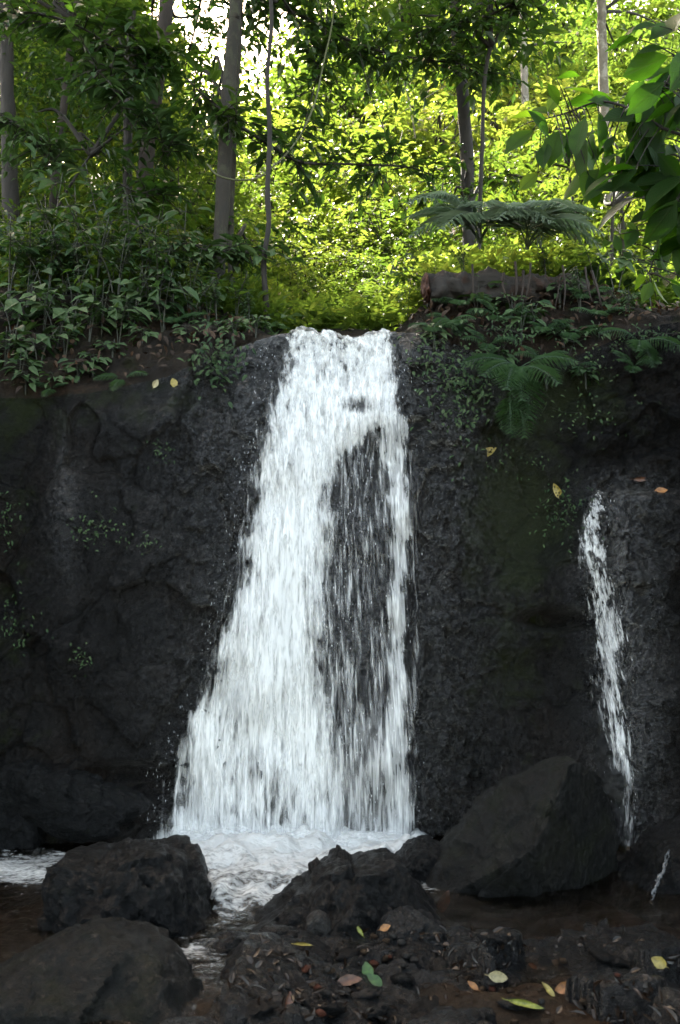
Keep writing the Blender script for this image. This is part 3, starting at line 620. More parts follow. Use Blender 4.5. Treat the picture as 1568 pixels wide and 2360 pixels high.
# ------------------------------------------------------------------ boulders
_ico = {}
def ico(sub):
    if sub not in _ico:
        import bmesh
        bm = bmesh.new(); bmesh.ops.create_icosphere(bm, subdivisions=sub, radius=1)
        _ico[sub] = (np.array([v.co[:] for v in bm.verts]), np.array([[v.index for v in f.verts] for f in bm.faces])); bm.free()
    return _ico[sub]
def boulder(outline, Y, depth, mt, label, seed, cuts=(), sub=6, rough=1.0, group=None, name='boulder', cat='boulder'):
    rough = rough * 1.35
    V, F = ico(sub)
    o = at([a for a, b in outline], [b for a, b in outline], Y); c = o.mean(0)
    lo, hi = o.min(0), o.max(0); c = (lo + hi) / 2; c[1] = Y
    d = o - c; th = np.arctan2(d[:, 2], d[:, 0]); rr = np.hypot(d[:, 0], d[:, 2]); k = np.argsort(th)
    th, rr = th[k], rr[k]; th = np.concatenate([th - 2 * np.pi, th, th + 2 * np.pi]); rr = np.tile(rr, 3)
    a = np.arctan2(V[:, 2], V[:, 0]); rho = np.hypot(V[:, 0], V[:, 2])
    Ra = np.interp(a, th, rr)
    P = np.stack([np.cos(a) * Ra * rho ** .7, np.sign(V[:, 1]) * np.abs(V[:, 1]) ** .75 * depth, np.sin(a) * Ra * rho ** .7], -1)
    for n_, dd in cuts:
        n_ = np.array(n_, float); n_ /= np.linalg.norm(n_); s_ = (P * n_).sum(-1) - dd
        P = P - np.maximum(s_, 0)[:, None] * n_ * .92
    sz = float(np.mean(rr)); Nn = norm(P / np.array([1, 1, 1]))
    q = P / sz + seed * 3.1
    f1, e1 = facet(q * 1.7, seed, .8); f2, e2 = facet(q * 4.5 + .2 * fbm(q * 4, seed, 2)[:, None], seed + 9, .9)
    dsp = sz * rough * (.10 * f1 + .05 * f2 + .07 * fbm(q * 1.8, seed, 4) + .03 * fbm(q * 9, seed + 5, 5) - .012 * np.exp(-e2 / .06))
    edge = 1 - .45 * rho ** 3
    P = P + Nn * (dsp * edge)[:, None]
    mb = MB(); mb.add(P, F); ob = mb.obj(name, mt); ob.location = c
    return tag(ob, label, cat, group)
boulder([(116, 2040), (130, 1992), (165, 1967), (200, 1968), (222, 1960), (250, 1969), (300, 1955), (340, 1946), (385, 1943), (425, 1960), (450, 1995), (462, 2050), (475, 2090), (492, 2125), (480, 2165), (430, 2205), (300, 2250), (180, 2210), (130, 2120)], -1.7, .42, M['boulder'], 'blocky dark boulder standing in the stream left of the foam', 11, [((-.2, -1, .55), .36)])
boulder([(-260, 2560), (-170, 2380), (-30, 2262), (55, 2216), (130, 2180), (235, 2151), (300, 2160), (360, 2192), (425, 2255), (475, 2340), (530, 2520), (420, 2640), (100, 2680)], -2.75, .5, M['boulder_mossy'], 'rounded grey-brown boulder in the bottom left corner, in front of the blocky one', 12, [((.1, -.7, .8), .33)], rough=.7)
boulder([(500, 2215), (560, 2140), (640, 2080), (700, 2040), (745, 1993), (780, 1976), (800, 1977), (812, 1990), (850, 1978), (900, 1975), (925, 1995), (950, 2040), (1005, 2100), (1065, 2170), (950, 2260), (700, 2280), (560, 2290)], -1.75, .48, M['boulder'], 'wide wedge-shaped dark boulder between the foam and the bottom stones', 13, [((-.45, -.75, .7), .36), ((.5, -.7, .5), .4)])
boulder([(490, 2320), (498, 2240), (555, 2195), (620, 2162), (690, 2165), (750, 2188), (775, 2230), (750, 2290), (700, 2340), (660, 2430), (520, 2450)], -2.42, .34, M['boulder'], 'flat-topped greenish grey rock below the wedge-shaped boulder', 14, [((-.1, -.4, 1), .2), ((.3, -1, -.1), .26)], rough=.7)
boulder([(980, 2060), (1005, 1985), (1065, 1918), (1105, 1868), (1160, 1823), (1230, 1778), (1310, 1749), (1345, 1763), (1380, 1800), (1430, 1870), (1455, 1960), (1450, 2070), (1400, 2160), (1200, 2200), (1060, 2170), (1000, 2110)], -1.1, .55, M['boulder_mossy'], 'large leaning boulder with an olive top face, in front of the small waterfall', 15, [((-.55, -.6, .6), .28), ((.72, -.72, -.1), .20), ((.0, -1, -.55), .27)], rough=.55)
boulder([(900, 2010), (925, 1960), (970, 1931), (1010, 1943), (1045, 1990), (1010, 2050), (930, 2050)], -.85, .25, M['boulder'], 'low wet rock at the right end of the foam', 16, sub=5)
boulder([(872, 2165), (895, 2118), (955, 2103), (1005, 2128), (1035, 2165), (1030, 2215), (965, 2205), (900, 2200)], -2.25, .16, M['boulder_grey'], 'angular cracked grey stone right of the wedge-shaped boulder', 17, [((-.3, -.8, .8), .07)], sub=5, rough=1.3)
boulder([(880, 2240), (905, 2195), (960, 2180), (1010, 2200), (1060, 2240), (1055, 2290), (960, 2300), (890, 2290)], -2.4, .15, M['boulder'], 'dark wet stone just beneath the angular cracked stone', 18, sub=5, rough=1.2)
boulder([(600, 2430), (660, 2345), (760, 2298), (880, 2278), (1000, 2272), (1100, 2295), (1190, 2325), (1290, 2400), (1250, 2480), (800, 2500)], -2.75, .34, M['boulder_grey'], 'broad low rock along the bottom edge beneath the green leaf', 19, [((0, -.4, 1), .12)], rough=.9)
boulder([(1180, 2470), (1240, 2370), (1320, 2312), (1420, 2275), (1500, 2266), (1590, 2300), (1680, 2420), (1500, 2520)], -2.75, .32, M['boulder_mossy'], 'smooth brown-grey boulder in the bottom right corner', 20, [((0, -.5, 1), .16)], rough=.6)
boulder([(1090, 2235), (1130, 2190), (1250, 2177), (1400, 2172), (1600, 2166), (1720, 2200), (1560, 2250), (1300, 2265), (1150, 2275)], -2.25, .17, M['ledge'], 'long glistening wet ledge across the lower right', 21, [((0, -.3, 1), .05)], rough=1.2)
boulder([(1040, 2260), (1050, 2205), (1100, 2180), (1150, 2195), (1165, 2240), (1140, 2290), (1070, 2295)], -2.3, .12, M['ledge'], 'small dark wet rock at the left end of the glistening ledge', 22, sub=5, rough=1.2)
boulder([(706, 2150), (712, 2110), (738, 2098), (762, 2120), (765, 2155), (735, 2172)], -2.16, .06, M['pebble_grey'], 'pale grey stone stuck on the front of the wedge-shaped boulder', 23, sub=4)
boulder([(1290, 2300), (1330, 2262), (1420, 2235), (1500, 2225), (1590, 2250), (1600, 2300), (1420, 2330)], -2.5, .16, M['boulder_grey'], 'flat stone between the glistening ledge and the bottom right boulder', 24, [((0, -.3, 1), .05)], sub=5)
boulder([(1380, 2140), (1410, 2060), (1470, 1990), (1540, 1920), (1640, 1880), (1720, 2000), (1700, 2160), (1500, 2190)], -.95, .4, M['boulder'], 'black shaded boulder at the right edge below the small waterfall', 25, rough=.8)
boulder([(-240, 1930), (-200, 1810), (-20, 1785), (120, 1782), (240, 1800), (320, 1826), (345, 1856), (300, 1885), (100, 1905)], -.1, .18, M['boulder'], 'long dark rock shelf at the foot of the left cliff', 26, rough=1.2)
boulder([(640, 2300), (655, 2245), (710, 2225), (770, 2240), (800, 2290), (780, 2340), (690, 2350)], -2.62, .16, M['boulder'], 'squat dark rock in front of the flat-topped one, beside the brown leaf', 27, [((0, -.5, 1), .08)], sub=5, rough=.8)
boulder([(905, 2330), (930, 2275), (1000, 2255), (1070, 2280), (1090, 2340), (1000, 2370)], -2.68, .16, M['boulder_grey'], 'rounded grey rock between the green pair of leaves and the cream leaf', 28, [((.1, -.5, 1), .08)], sub=5, rough=.7)
boulder([(1280, 2260), (1300, 2215), (1370, 2195), (1440, 2210), (1460, 2255), (1380, 2280)], -2.42, .14, M['boulder'], 'low dark rock standing on the glistening ledge near its middle', 29, [((-.1, -.4, 1), .06)], sub=5, rough=.9)
boulder([(380, 2300), (400, 2240), (450, 2215), (500, 2240), (510, 2300), (450, 2330)], -2.3, .13, M['boulder'], 'small black rock in the stream between the two bottom left rocks', 30, [((0, -.5, 1), .07)], sub=5, rough=.8)
# pebbles
rs = random.Random(4)
peb = []
for i in range(4):
    V, F = ico(3); q = V * np.array([1, .8, .6]); f1, _ = facet(q * 1.5 + i * 9, 70 + i, .8); q = q * (1 + .16 * f1 + .12 * fbm(q * 1.5 + i, i, 3))[:, None]
    mb = MB(); mb.add(q, F); peb.append(mb.mesh('pebble', None))
PEB = [(760, 2230, 'pebble', 3), (890, 2170, 'pebble', 8), (865, 2160, 'pebble', 7), (905, 2190, 'pebble_grey', 6), (840, 2195, 'pebble', 9), (930, 2225, 'pebble_grey', 10), (862, 2225, 'pebble_grey', 8)]
for i in range(48):
    cx, cy_, sx, sy = rs.choice([(850, 2200, 70, 35), (820, 2260, 90, 25), (1120, 2285, 70, 22), (770, 2290, 70, 20), (1230, 2290, 50, 20), (1390, 2235, 90, 14), (1080, 2240, 60, 20)])
    PEB.append((rs.gauss(cx, sx), rs.gauss(cy_, sy), rs.choice(['pebble', 'pebble', 'pebble_grey', 'pebble_grey', 'pebble_red']), rs.uniform(5, 13)))
dg = None
def ground_hit(px, py, default_z=.03):
    global dg
    if dg is None: dg = bpy.context.evaluated_depsgraph_get()
    o = Vector(CAM); d = Vector(at(px, py, 0.0)) - o; d.normalize()
    for _ in range(10):
        h, loc, n_, idx, ob, mx = sc.ray_cast(dg, o, d)
        if not h: return None
        if ob.name.startswith(('boulder', 'stream_bed', 'cliff', 'forest_ground', 'rocky_ground', 'stone')): return np.array(loc), np.array(n_), ob
        o = loc + d * .002
    return None
bpy.context.view_layer.update()
PLAB = {'pebble': 'brown pebble among the wet stones of the lower right', 'pebble_grey': 'grey pebble among the wet stones of the lower right', 'pebble_red': 'reddish pebble among the wet stones of the lower right'}
for px, py, k, s in PEB:
    h = ground_hit(px, py)
    if h is None or h[0][1] > -1.6: continue
    dist = np.linalg.norm(h[0] - CAM); r = s * dist / FPX
    me = peb[rs.randrange(4)].copy(); me.materials.append(M[k])
    o = link('pebble', me); o.location = h[0] + h[1] * r * .35; o.scale = (r,) * 3; o.rotation_euler = (rs.uniform(-.4, .4), rs.uniform(-.4, .4), rs.uniform(0, 6))
    tag(o, PLAB[k], 'pebble', 'pebbles between the foreground rocks')
STN = [(640, 2150, 30), (520, 2200, 26), (590, 2330, 30), (800, 2200, 24), (690, 2300, 26), (760, 2330, 34), (850, 2290, 22), (930, 2260, 30), (1010, 2230, 26), (1080, 2180, 30), (1130, 2160, 24), (1200, 2260, 30), (1260, 2225, 26), (1340, 2300, 34), (1400, 2210, 30), (1470, 2290, 36), (1190, 2320, 30), (1100, 2330, 34), (980, 2330, 36), (1530, 2170, 34), (1450, 2170, 26), (1060, 2120, 26), (870, 2330, 30), (560, 2260, 24), (470, 2240, 20), (440, 2200, 18)]
stn = []
for i in range(4):
    V, F = ico(4); q = V * np.array([1.15, .8, .62]); f1, e1 = facet(q * 1.6 + i * 7, 170 + i, .9); f2, _ = facet(q * 4 + i * 3, 180 + i, .9); q = q * (1 + .26 * f1 + .08 * f2 + .08 * fbm(q * 2 + i, i, 4))[:, None]
    mb = MB(); mb.add(q, F); stn.append(mb.mesh('stone', None))
for k, (px, py, s_) in enumerate(STN[::2] + STN[1:8:2]):
    h = ground_hit(px, py)
    if h is None: continue
    r = s_ * np.linalg.norm(h[0] - CAM) / FPX
    me = stn[k % 4].copy(); me.materials.append(M[rs.choice(['ledge', 'ledge', 'boulder', 'boulder_grey'])])
    o = link('stone', me); o.location = h[0] + np.array([0, 0, r * .1]); o.scale = (r,) * 3; o.rotation_euler = (rs.uniform(-.3, .3), rs.uniform(-.3, .3), rs.uniform(0, 6))
    o.scale = (r * 1.25, r, r * .6)
    tag(o, 'fist-sized dark wet stone lying among the foreground rocks', 'stone', 'loose dark stones in the foreground')
# ------------------------------------------------------------------ fallen leaves
def fallen(px, py, ln, ang, mt, label, wr=.45, curl=.12, holes=False, tilt=0.0):
    h = ground_hit(px, py)
    if h is None: return
    p, n_, ob = h; toc = norm(CAM - p); n2 = norm(n_ * .6 + toc * .9)
    L = ln * np.linalg.norm(p - CAM) / FPX
    right = np.array([1., 0, 0]); up = norm(np.cross(n2, right)); right = np.cross(up, n2)
    D = right * math.cos(R(ang)) + up * math.sin(R(ang))
    s = np.linspace(0, 1, 13); wv = np.sin(np.pi * s ** .85) ** .8 * .5; wv[0] = wv[-1] = .01
    c = np.linspace(-1, 1, 7)
    A, Bc = np.meshgrid(s, c, indexing='ij'); W_ = wv[:, None] * Bc
    rr = np.random.default_rng(int(px * 7 + py))
    up_ = curl * (Bc ** 2) * 1.0 * wv[:, None] - curl * (A - .5) ** 2 + .02 * fbm(np.stack([A * 5, Bc * 2, A * 0], -1), int(px), 2)
    T = np.stack([A - .5, W_ * wr * (1 + .08 * fbm(np.stack([A * 9, Bc, A * 0], -1), int(py), 2)), up_ + .03], -1).reshape(-1, 3) * L
    B = np.cross(n2, D)
    V = T[:, :1] * D + T[:, 1:2] * B + T[:, 2:3] * n2
    F = grid_faces(13, 7)
    if holes:
        keep = rr.random(len(F)) > .16; F = F[keep]
    V = np.concatenate([V, V - n2 * .0012]); F = np.concatenate([F, F[:, ::-1] + 91])
    mb = MB(); mb.add(V, F); tube(mb, [(-.5 * L) * D + .02 * L * n2, (-.62 * L) * D, (-.7 * L) * D + .03 * L * B], [.0015, .0012, .001], 4)
    o = mb.obj('fallen_leaf', mt); o.location = p + n2 * .012
    tag(o, label, 'leaf', 'fallen leaves')
FL = [(360, 884, 22, 60, 'cream', 'pale fallen leaf on the rock ledge below the left bank, left of its twin', .6),
      (402, 884, 26, 110, 'yellow', 'yellow fallen leaf on the left rock ledge, nearest the waterfall', .6),
      (1125, 1043, 44, 28, 'yellow', 'spotted yellow leaf stuck to the cliff right of the waterfall', .45, True),
      (1287, 1132, 42, 118, 'yellow', 'torn yellow leaf stuck to the cliff left of the small waterfall', .42, True),
      (1523, 1134, 30, 5, 'orange', 'orange leaf lying on the shelf above the small waterfall', .6),
      (1478, 1103, 34, 5, 'brown', 'dark reddish leaf at the back of the shelf by the small waterfall', .3),
      (828, 2143, 34, 125, 'lime', 'narrow yellow-green leaf lying on the wedge-shaped boulder', .3),
      (845, 2240, 48, 100, 'green', 'fresh green leaf on the stones at the bottom, the upper one of a pair', .65),
      (862, 2262, 46, 150, 'green', 'fresh green leaf on the stones at the bottom, the lower one of a pair', .6),
      (806, 2262, 66, 8, 'brown', 'red-brown wet leaf beside the green pair at the bottom', .4),
      (1145, 2250, 54, -8, 'cream', 'large cream leaf on the wet stones at the lower right', .5),
      (1090, 2272, 34, 140, 'orange', 'small orange leaf left below the large cream leaf', .45),
      (1228, 2229, 26, 140, 'pink', 'small pink leaf above the large cream leaf', .5),
      (1262, 2282, 46, 128, 'yellow', 'curled yellow leaf beside the orange leaf at the lower right', .32),
      (1302, 2280, 54, 15, 'orange', 'folded orange leaf at the lower right, beside the curled yellow one', .5),
      (1517, 2216, 40, 150, 'yellow', 'yellow leaf on the ledge near the right edge', .7),
      (1215, 2317, 92, -18, 'lime', 'long thin green-yellow leaf near the bottom edge', .18),
      (700, 2178, 52, -5, 'yellow', 'thin yellow sprig on the flat-topped greenish rock', .15),
      (1025, 2078, 62, 65, 'brown', 'reddish brown leaf wedged left of the leaning boulder', .45),
      (888, 2138, 30, 20, 'orange', 'brick-red leaf above the angular cracked stone', .6),
      (664, 2312, 56, 85, 'brown', 'brown leaf standing on end beside the flat-topped rock', .35),
      (1270, 862, 42, -15, 'brown', 'dead brown leaf on the soil beside the hanging fern', .3)]
# ------------------------------------------------------------------ log on the right bank
def build_log():
    t = thing('log', 'rotten dark fallen log lying across the right bank under the grey ferns', 'log', tuple(at(1190, 655, 1.0)))
    p = smooth_line([at(985, 664, .85), at(1080, 662, .92), at(1200, 662, 1.0), at(1280, 666, 1.06), at(1350, 674, 1.1)], 60)
    mb = MB(); tube(mb, p, (.112 + .014 * np.sin(np.arange(60) * .37 + 1) + .012 * fbm(np.stack([np.arange(60) * .3, np.zeros(60), np.zeros(60)], -1), 3, 3)) * np.interp(np.arange(60), [0, 2, 6, 60], [.72, .9, 1, .8]), 40, .42, 4)
    v = mb.v[0]; q = v * np.array([2.5, 16, 16]); g = fbm(q, 12, 4); v[:, 1:] += (v[:, 1:] - v.reshape(60, 40, 3).mean(1).repeat(40, 0)[:, 1:]) * (.16 * g)[:, None]
    o = mb.obj('bark', M['log'], t); reparent(o, t)
    rg2 = np.random.default_rng(3)
    for k in range(9):
        x = rg2.uniform(1060, 1400); a_ = at(x, rg2.uniform(600, 640), .8); b_ = at(x + rg2.normal() * 14, rg2.uniform(690, 730), .74); m_ = (a_ + b_) / 2 + np.array([rg2.normal() * .02, -.03, 0])
        mb = MB(); tube(mb, smooth_line([a_, m_, b_], 12), np.linspace(.009, .004, 12) * rg2.uniform(.6, 1.6), 5, .2, k); reparent(mb.obj('root', M['bark_red'], t), t)
    e0 = p[0] + np.array([-.012, -.012, 0]); V, F = ico(4); q = V * np.array([.035, .1, .1]); q = q * (1 + .3 * fbm(V * 3, 5, 3))[:, None]
    mb = MB(); mb.add(q + e0, F); o = mb.obj('broken_end', plain_mat('rotten_wood', (.022, .009, .006), (.075, .026, .013), .7, 25), t); reparent(o, t)
build_log()
bpy.context.view_layer.update(); dg = None
for f in FL:
    fallen(f[0], f[1], f[2] * (.82 if f[1] > 1900 else 1), f[3], M['dead_' + f[4]], f[5], wr=f[6], holes=len(f) > 7)
# ------------------------------------------------------------------ plants
TRUNKS = []
def tree(name, label, pts, Y, wpx, mt, crown=(), leafm='leaf_mid', group=None, seed=1, leaf=.1, n_br=5, roots=True, density=1.0, T=T0, F=F0):
    """pts: photo points from the foot up; wpx: trunk width there; crown: (px, py, dY, rx, ry, rz metres, sprays)"""
    rng = np.random.default_rng(seed)
    P = np.array([at(a, b, Y) for a, b in pts]); base = P[0].copy()
    gz = float(ground_z(base[0], Y)); 
    if P[0][2] > gz: P = np.vstack([[P[0][0] + (P[0][0] - P[1][0]) * .2, Y, gz - .1], P])
    base = P[0].copy()
    P = np.vstack([P, P[-1] + (P[-1] - P[-2]) / np.linalg.norm(P[-1] - P[-2]) * 4.0]) if len(crown) and crown[0] == 'tall' else P
    crown = [c for c in crown if c != 'tall']
    root = thing(name, label, 'tree' if 'sapling' not in name else 'sapling', tuple(base), group)
    L = smooth_line(P, 60); s = (Y - CAM[1]) / FPX
    w0, w1 = (wpx, wpx * .6) if np.isscalar(wpx) else wpx
    r = np.linspace(w0, w1, 60) * s / 2; r[:6] *= np.linspace(1.5, 1, 6)
    mb = MB(); tube(mb, L, r, 12, .18, seed); reparent(mb.obj('trunk', mt, root), root)
    if crown:
        lf = MB(); br = MB(); nb_ = 0
        for cpx, cpy, dY, rx, ry, rz, ns in crown:
            c = at(cpx, cpy, Y + dY)
            if n_br:
                a = L[np.argmin(np.linalg.norm(L - (c - np.array([0, 0, .7 * rz])), axis=1))]
                for k in range(n_br):
                    e = c + rvec(rng, 1)[0] * np.array([rx, ry, rz]) * .75; m = (a + e) / 2 + rng.normal(size=3) * .12 + np.array([0, 0, .15])
                    br = MB(); tube(br, smooth_line([a, m, e], 12), np.linspace(.022, .006, 12) * (1 + .3 * rx), 5); reparent(br.obj('branch', M['bark_dark'], root), root)
            ns = int(ns * density)
            C, d = blob_points(rng, ns, c, (rx, ry, rz), .2)
            sprays(lf, rng, C, d * np.array([1, 1, .4]) + .6 * rvec(rng, ns), leaf, per=9, tl=.42, T=T, F=F, tint=np.clip(.5 + .45 * vnoise(C * 1.3, seed) + rng.uniform(-.2, .2, ns), 0, 1))
        reparent(lf.obj('crown', M[leafm], root, False), root)
    return root
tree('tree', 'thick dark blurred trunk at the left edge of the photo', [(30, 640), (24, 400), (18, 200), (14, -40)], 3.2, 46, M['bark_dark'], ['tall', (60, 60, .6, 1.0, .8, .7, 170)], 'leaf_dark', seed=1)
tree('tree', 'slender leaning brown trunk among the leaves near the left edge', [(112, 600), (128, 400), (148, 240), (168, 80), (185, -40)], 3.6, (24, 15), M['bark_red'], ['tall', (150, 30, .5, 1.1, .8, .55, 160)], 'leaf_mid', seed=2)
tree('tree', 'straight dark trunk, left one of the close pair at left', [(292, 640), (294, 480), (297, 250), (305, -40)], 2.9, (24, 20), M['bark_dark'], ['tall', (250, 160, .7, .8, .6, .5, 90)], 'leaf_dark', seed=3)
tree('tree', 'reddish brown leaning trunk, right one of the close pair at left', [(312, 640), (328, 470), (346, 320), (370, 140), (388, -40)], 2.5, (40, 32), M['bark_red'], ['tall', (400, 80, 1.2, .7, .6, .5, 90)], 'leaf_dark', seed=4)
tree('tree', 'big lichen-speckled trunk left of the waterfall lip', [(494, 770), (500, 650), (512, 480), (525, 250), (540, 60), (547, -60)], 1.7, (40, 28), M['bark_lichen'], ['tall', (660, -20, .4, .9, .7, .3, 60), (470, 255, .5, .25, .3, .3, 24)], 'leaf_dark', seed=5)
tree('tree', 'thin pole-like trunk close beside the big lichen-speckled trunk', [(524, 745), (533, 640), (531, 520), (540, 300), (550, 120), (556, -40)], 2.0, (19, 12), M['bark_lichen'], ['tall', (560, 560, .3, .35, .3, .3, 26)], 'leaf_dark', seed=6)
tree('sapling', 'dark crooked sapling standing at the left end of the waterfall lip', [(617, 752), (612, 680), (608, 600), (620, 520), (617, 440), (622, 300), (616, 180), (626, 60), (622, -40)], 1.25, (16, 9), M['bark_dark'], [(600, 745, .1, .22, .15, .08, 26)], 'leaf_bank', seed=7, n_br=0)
tree('tree', 'dark mossy trunk above the grey ferns on the right', [(1085, 640), (1078, 470), (1075, 330), (1062, 180), (1050, 60), (1045, -60)], 3.4, (36, 24), M['bark_dark'], ['tall', (1080, 470, .2, .4, .3, .3, 26), (1000, 20, .2, 1.2, .9, .55, 200)], 'leaf_dark', seed=8)
tree('sapling', 'thin bent stem just right of the dark mossy trunk', [(1102, 640), (1106, 480), (1112, 330), (1116, 200), (1128, 120), (1150, 80), (1178, 30)], 2.6, (11, 9), M['bark_dark'], [(1120, 60, 0, .5, .4, .3, 30)], 'leaf_dark', seed=9, leaf=.15)
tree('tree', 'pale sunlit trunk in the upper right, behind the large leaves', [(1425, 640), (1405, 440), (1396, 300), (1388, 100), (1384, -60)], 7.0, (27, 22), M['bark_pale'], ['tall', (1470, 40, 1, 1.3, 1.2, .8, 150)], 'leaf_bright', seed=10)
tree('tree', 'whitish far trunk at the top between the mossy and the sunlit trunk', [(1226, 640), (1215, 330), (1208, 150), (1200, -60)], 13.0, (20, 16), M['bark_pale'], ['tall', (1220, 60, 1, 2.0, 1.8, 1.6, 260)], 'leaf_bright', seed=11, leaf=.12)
tree('sapling', 'thin brown stem among bright leaves right of the grey ferns', [(1333, 640), (1328, 540), (1318, 440), (1300, 330)], 4.6, (11, 6), M['bark_red'], [(1300, 330, 0, .6, .5, .4, 50)], 'leaf_bright', seed=12)
tree('sapling', 'grey stem below the large leaves, left one of two', [(1412, 690), (1410, 560), (1416, 430)], 3.2, (11, 7), M['bark_lichen'], [(1430, 460, .3, .5, .4, .3, 40)], 'leaf_mid', seed=13)
tree('sapling', 'grey stem below the large leaves, right one of two', [(1440, 660), (1436, 540), (1428, 420), (1420, 330)], 4.2, (13, 8), M['bark_lichen'], [(1480, 400, .3, .6, .5, .5, 60)], 'leaf_mid', seed=14)
tree('sapling', 'thin stem with dark leaves between the leaning trunk and the close pair', [(95, 560), (150, 450), (180, 400), (250, 300)], 2.4, (8, 5), M['bark_dark'], [(200, 300, .2, .7, .5, .4, 70)], 'leaf_dark', seed=15)
# branch reaching across the bright gap, with dark leaves
def branch(label, pts, Y0, Y1, r0, leafm, ns, seed, leaf=.11, per=7, tl=.35, spread=.12, name='leafy_branch', T=T1, F=F1, start=.15):
    rng = np.random.default_rng(seed); k = len(pts)
    P = np.array([at(a, b, Y0 + (Y1 - Y0) * i / (k - 1)) for i, (a, b) in enumerate(pts)]); L = smooth_line(P, 50)
    root = thing(name, label, 'branch', tuple(P[0]))
    mb = MB(); tube(mb, L, np.linspace(r0, r0 * .3, 50), 6, .1, seed)
    lf = MB(); idx = (start + (1 - start) * rng.random(ns)) * 49; C = L[idx.astype(int)] + rng.normal(size=(ns, 3)) * spread * .3
    sprays(lf, rng, C, rng.normal(size=(ns, 3)) * np.array([1, 1, .7]), leaf, per, tl, twig=mb, T=T, F=F)
    reparent(mb.obj('wood', M['bark_dark'], root), root); reparent(lf.obj('foliage', M[leafm], root, False), root)
branch('dark leafy branch reaching right from the lichen-speckled trunk across the bright gap', [(545, 285), (600, 320), (690, 372), (800, 378), (940, 385), (1010, 410)], 1.7, 2.4, .018, 'leaf_dark', 46, 31, leaf=.125)
branch('dark leafy branch hanging across the top centre', [(560, -40), (700, 40), (850, 110), (1000, 140), (1120, 150)], 2.2, 2.8, .02, 'leaf_dark', 84, 32, leaf=.14, tl=.5, start=.0)
branch('drooping leafy twig in the top centre above the bright gap', [(760, -40), (745, 120), (720, 220), (690, 330)], 2.4, 2.2, .01, 'leaf_dark', 34, 33, leaf=.125)
branch('leafy branch with drooping leaves in the upper left corner', [(-40, 40), (80, 30), (180, 60), (260, 110), (330, 170)], 1.6, 2.0, .014, 'leaf_dark', 44, 34, leaf=.15)
branch('leafy twig hanging in front of the two close trunks', [(200, 130), (260, 200), (330, 290), (400, 350)], 1.6, 1.9, .01, 'leaf_bank', 36, 35, leaf=.14)
branch('dark leafy branch at the top right of centre', [(1240, -40), (1160, 20), (1040, 60), (930, 60)], 2.2, 2.6, .016, 'leaf_dark', 50, 36, leaf=.13, start=.0)
branch('leafy branch with bright leaves in the centre right, below the dark one', [(1250, 420), (1150, 400), (1040, 420), (900, 470)], 4.0, 4.4, .014, 'leaf_mid', 50, 37, leaf=.13)
branch('leafy twig crossing in front of the lichen-speckled trunk', [(430, 180), (470, 220), (520, 260), (570, 290)], 1.4, 1.5, .008, 'leaf_dark', 20, 38, leaf=.13)
branch('leafy twig low in front of the lichen-speckled trunk', [(440, 560), (490, 580), (540, 575), (600, 590)], 1.3, 1.4, .008, 'leaf_bank', 22, 39, leaf=.13)
branch('leafy twig crossing the foot of the reddish trunk', [(270, 420), (310, 440), (360, 450), (420, 430)], 1.8, 2.0, .008, 'leaf_dark', 26, 40, leaf=.13)
branch('leafy twig high beside the straight dark trunk', [(220, 20), (280, 60), (330, 110), (390, 130)], 1.9, 2.1, .008, 'leaf_dark', 34, 41, leaf=.14)
branch('leafy twig at the left edge in front of the thick blurred trunk', [(-30, 250), (30, 280), (90, 330), (140, 390)], 1.6, 1.9, .008, 'leaf_bank', 36, 42, leaf=.13)
# vine
def vine(label, pts, Y, r, mt=None):
    L = smooth_line([at(a, b, y) for (a, b), y in zip(pts, Y)], 80); mb = MB(); tube(mb, L - L[0], r, 6, .15, 3); o = mb.obj('vine', mt or M['vine']); o.location = L[0]; tag(o, label, 'vine')
vine('pale looping vine curving past the lichen-speckled trunk', [(478, 378), (505, 405), (560, 415), (610, 400), (680, 330), (725, 240), (745, 150), (765, 60), (775, -40)], [1.5, 1.45, 1.5, 1.6, 1.8, 1.9, 2.0, 2.0, 2.0], .008)
vine('thin hanging vine in the bright gap right of centre', [(905, 380), (900, 340), (860, 230), (830, 120), (815, -40)], [2.3, 2.3, 2.3, 2.4, 2.4], .005, M['bark_dark'])
vine('thin pale vine hanging straight above the centre of the fall', [(958, 320), (945, 240), (925, 150), (920, -40)], [5, 5, 5, 5], .008, M['bark_pale'])
# ------------------------------------------------------------------ background trees and bushes that catch the sun
def bush_proto(seed, leafm, n, r, leaf, T=T0, F=F0, h=1.4):
    rng = np.random.default_rng(seed); lf = MB(); br = MB()
    for k in range(5):
        c = np.array([rng.uniform(-.5, .5) * r, rng.uniform(-.5, .5) * r, h + rng.uniform(-.35, .35) * r]); rr = r * rng.uniform(.45, .75)
        C, d = blob_points(rng, n // 5, c, (rr, rr, rr * .8), .15)
        sprays(lf, rng, C, d * np.array([1, 1, .5]) + .6 * rvec(rng, n // 5), leaf, 9, .4, T=T, F=F, tint=np.clip(.5 + .5 * vnoise(C * 1.2, seed) + rng.uniform(-.2, .2, n // 5), 0, 1))
        tube(br, smooth_line([(0, 0, -.3), (c[0] * .3, c[1] * .3, h * .5), c], 12), np.linspace(.03, .008, 12), 5)
        for q in range(3): tube(br, smooth_line([c * .7, c + rng.normal(size=3) * .3 * r * .5, c + rng.normal(size=3) * r * .5], 8), np.linspace(.012, .004, 8), 4)
    return lf.mesh('crown', M[leafm], False), br.mesh('branches', M['bark_dark'])
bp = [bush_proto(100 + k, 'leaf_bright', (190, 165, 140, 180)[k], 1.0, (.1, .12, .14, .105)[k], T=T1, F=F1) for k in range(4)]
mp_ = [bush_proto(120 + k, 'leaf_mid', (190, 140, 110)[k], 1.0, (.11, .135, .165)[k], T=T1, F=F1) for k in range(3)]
rr_ = random.Random(8)
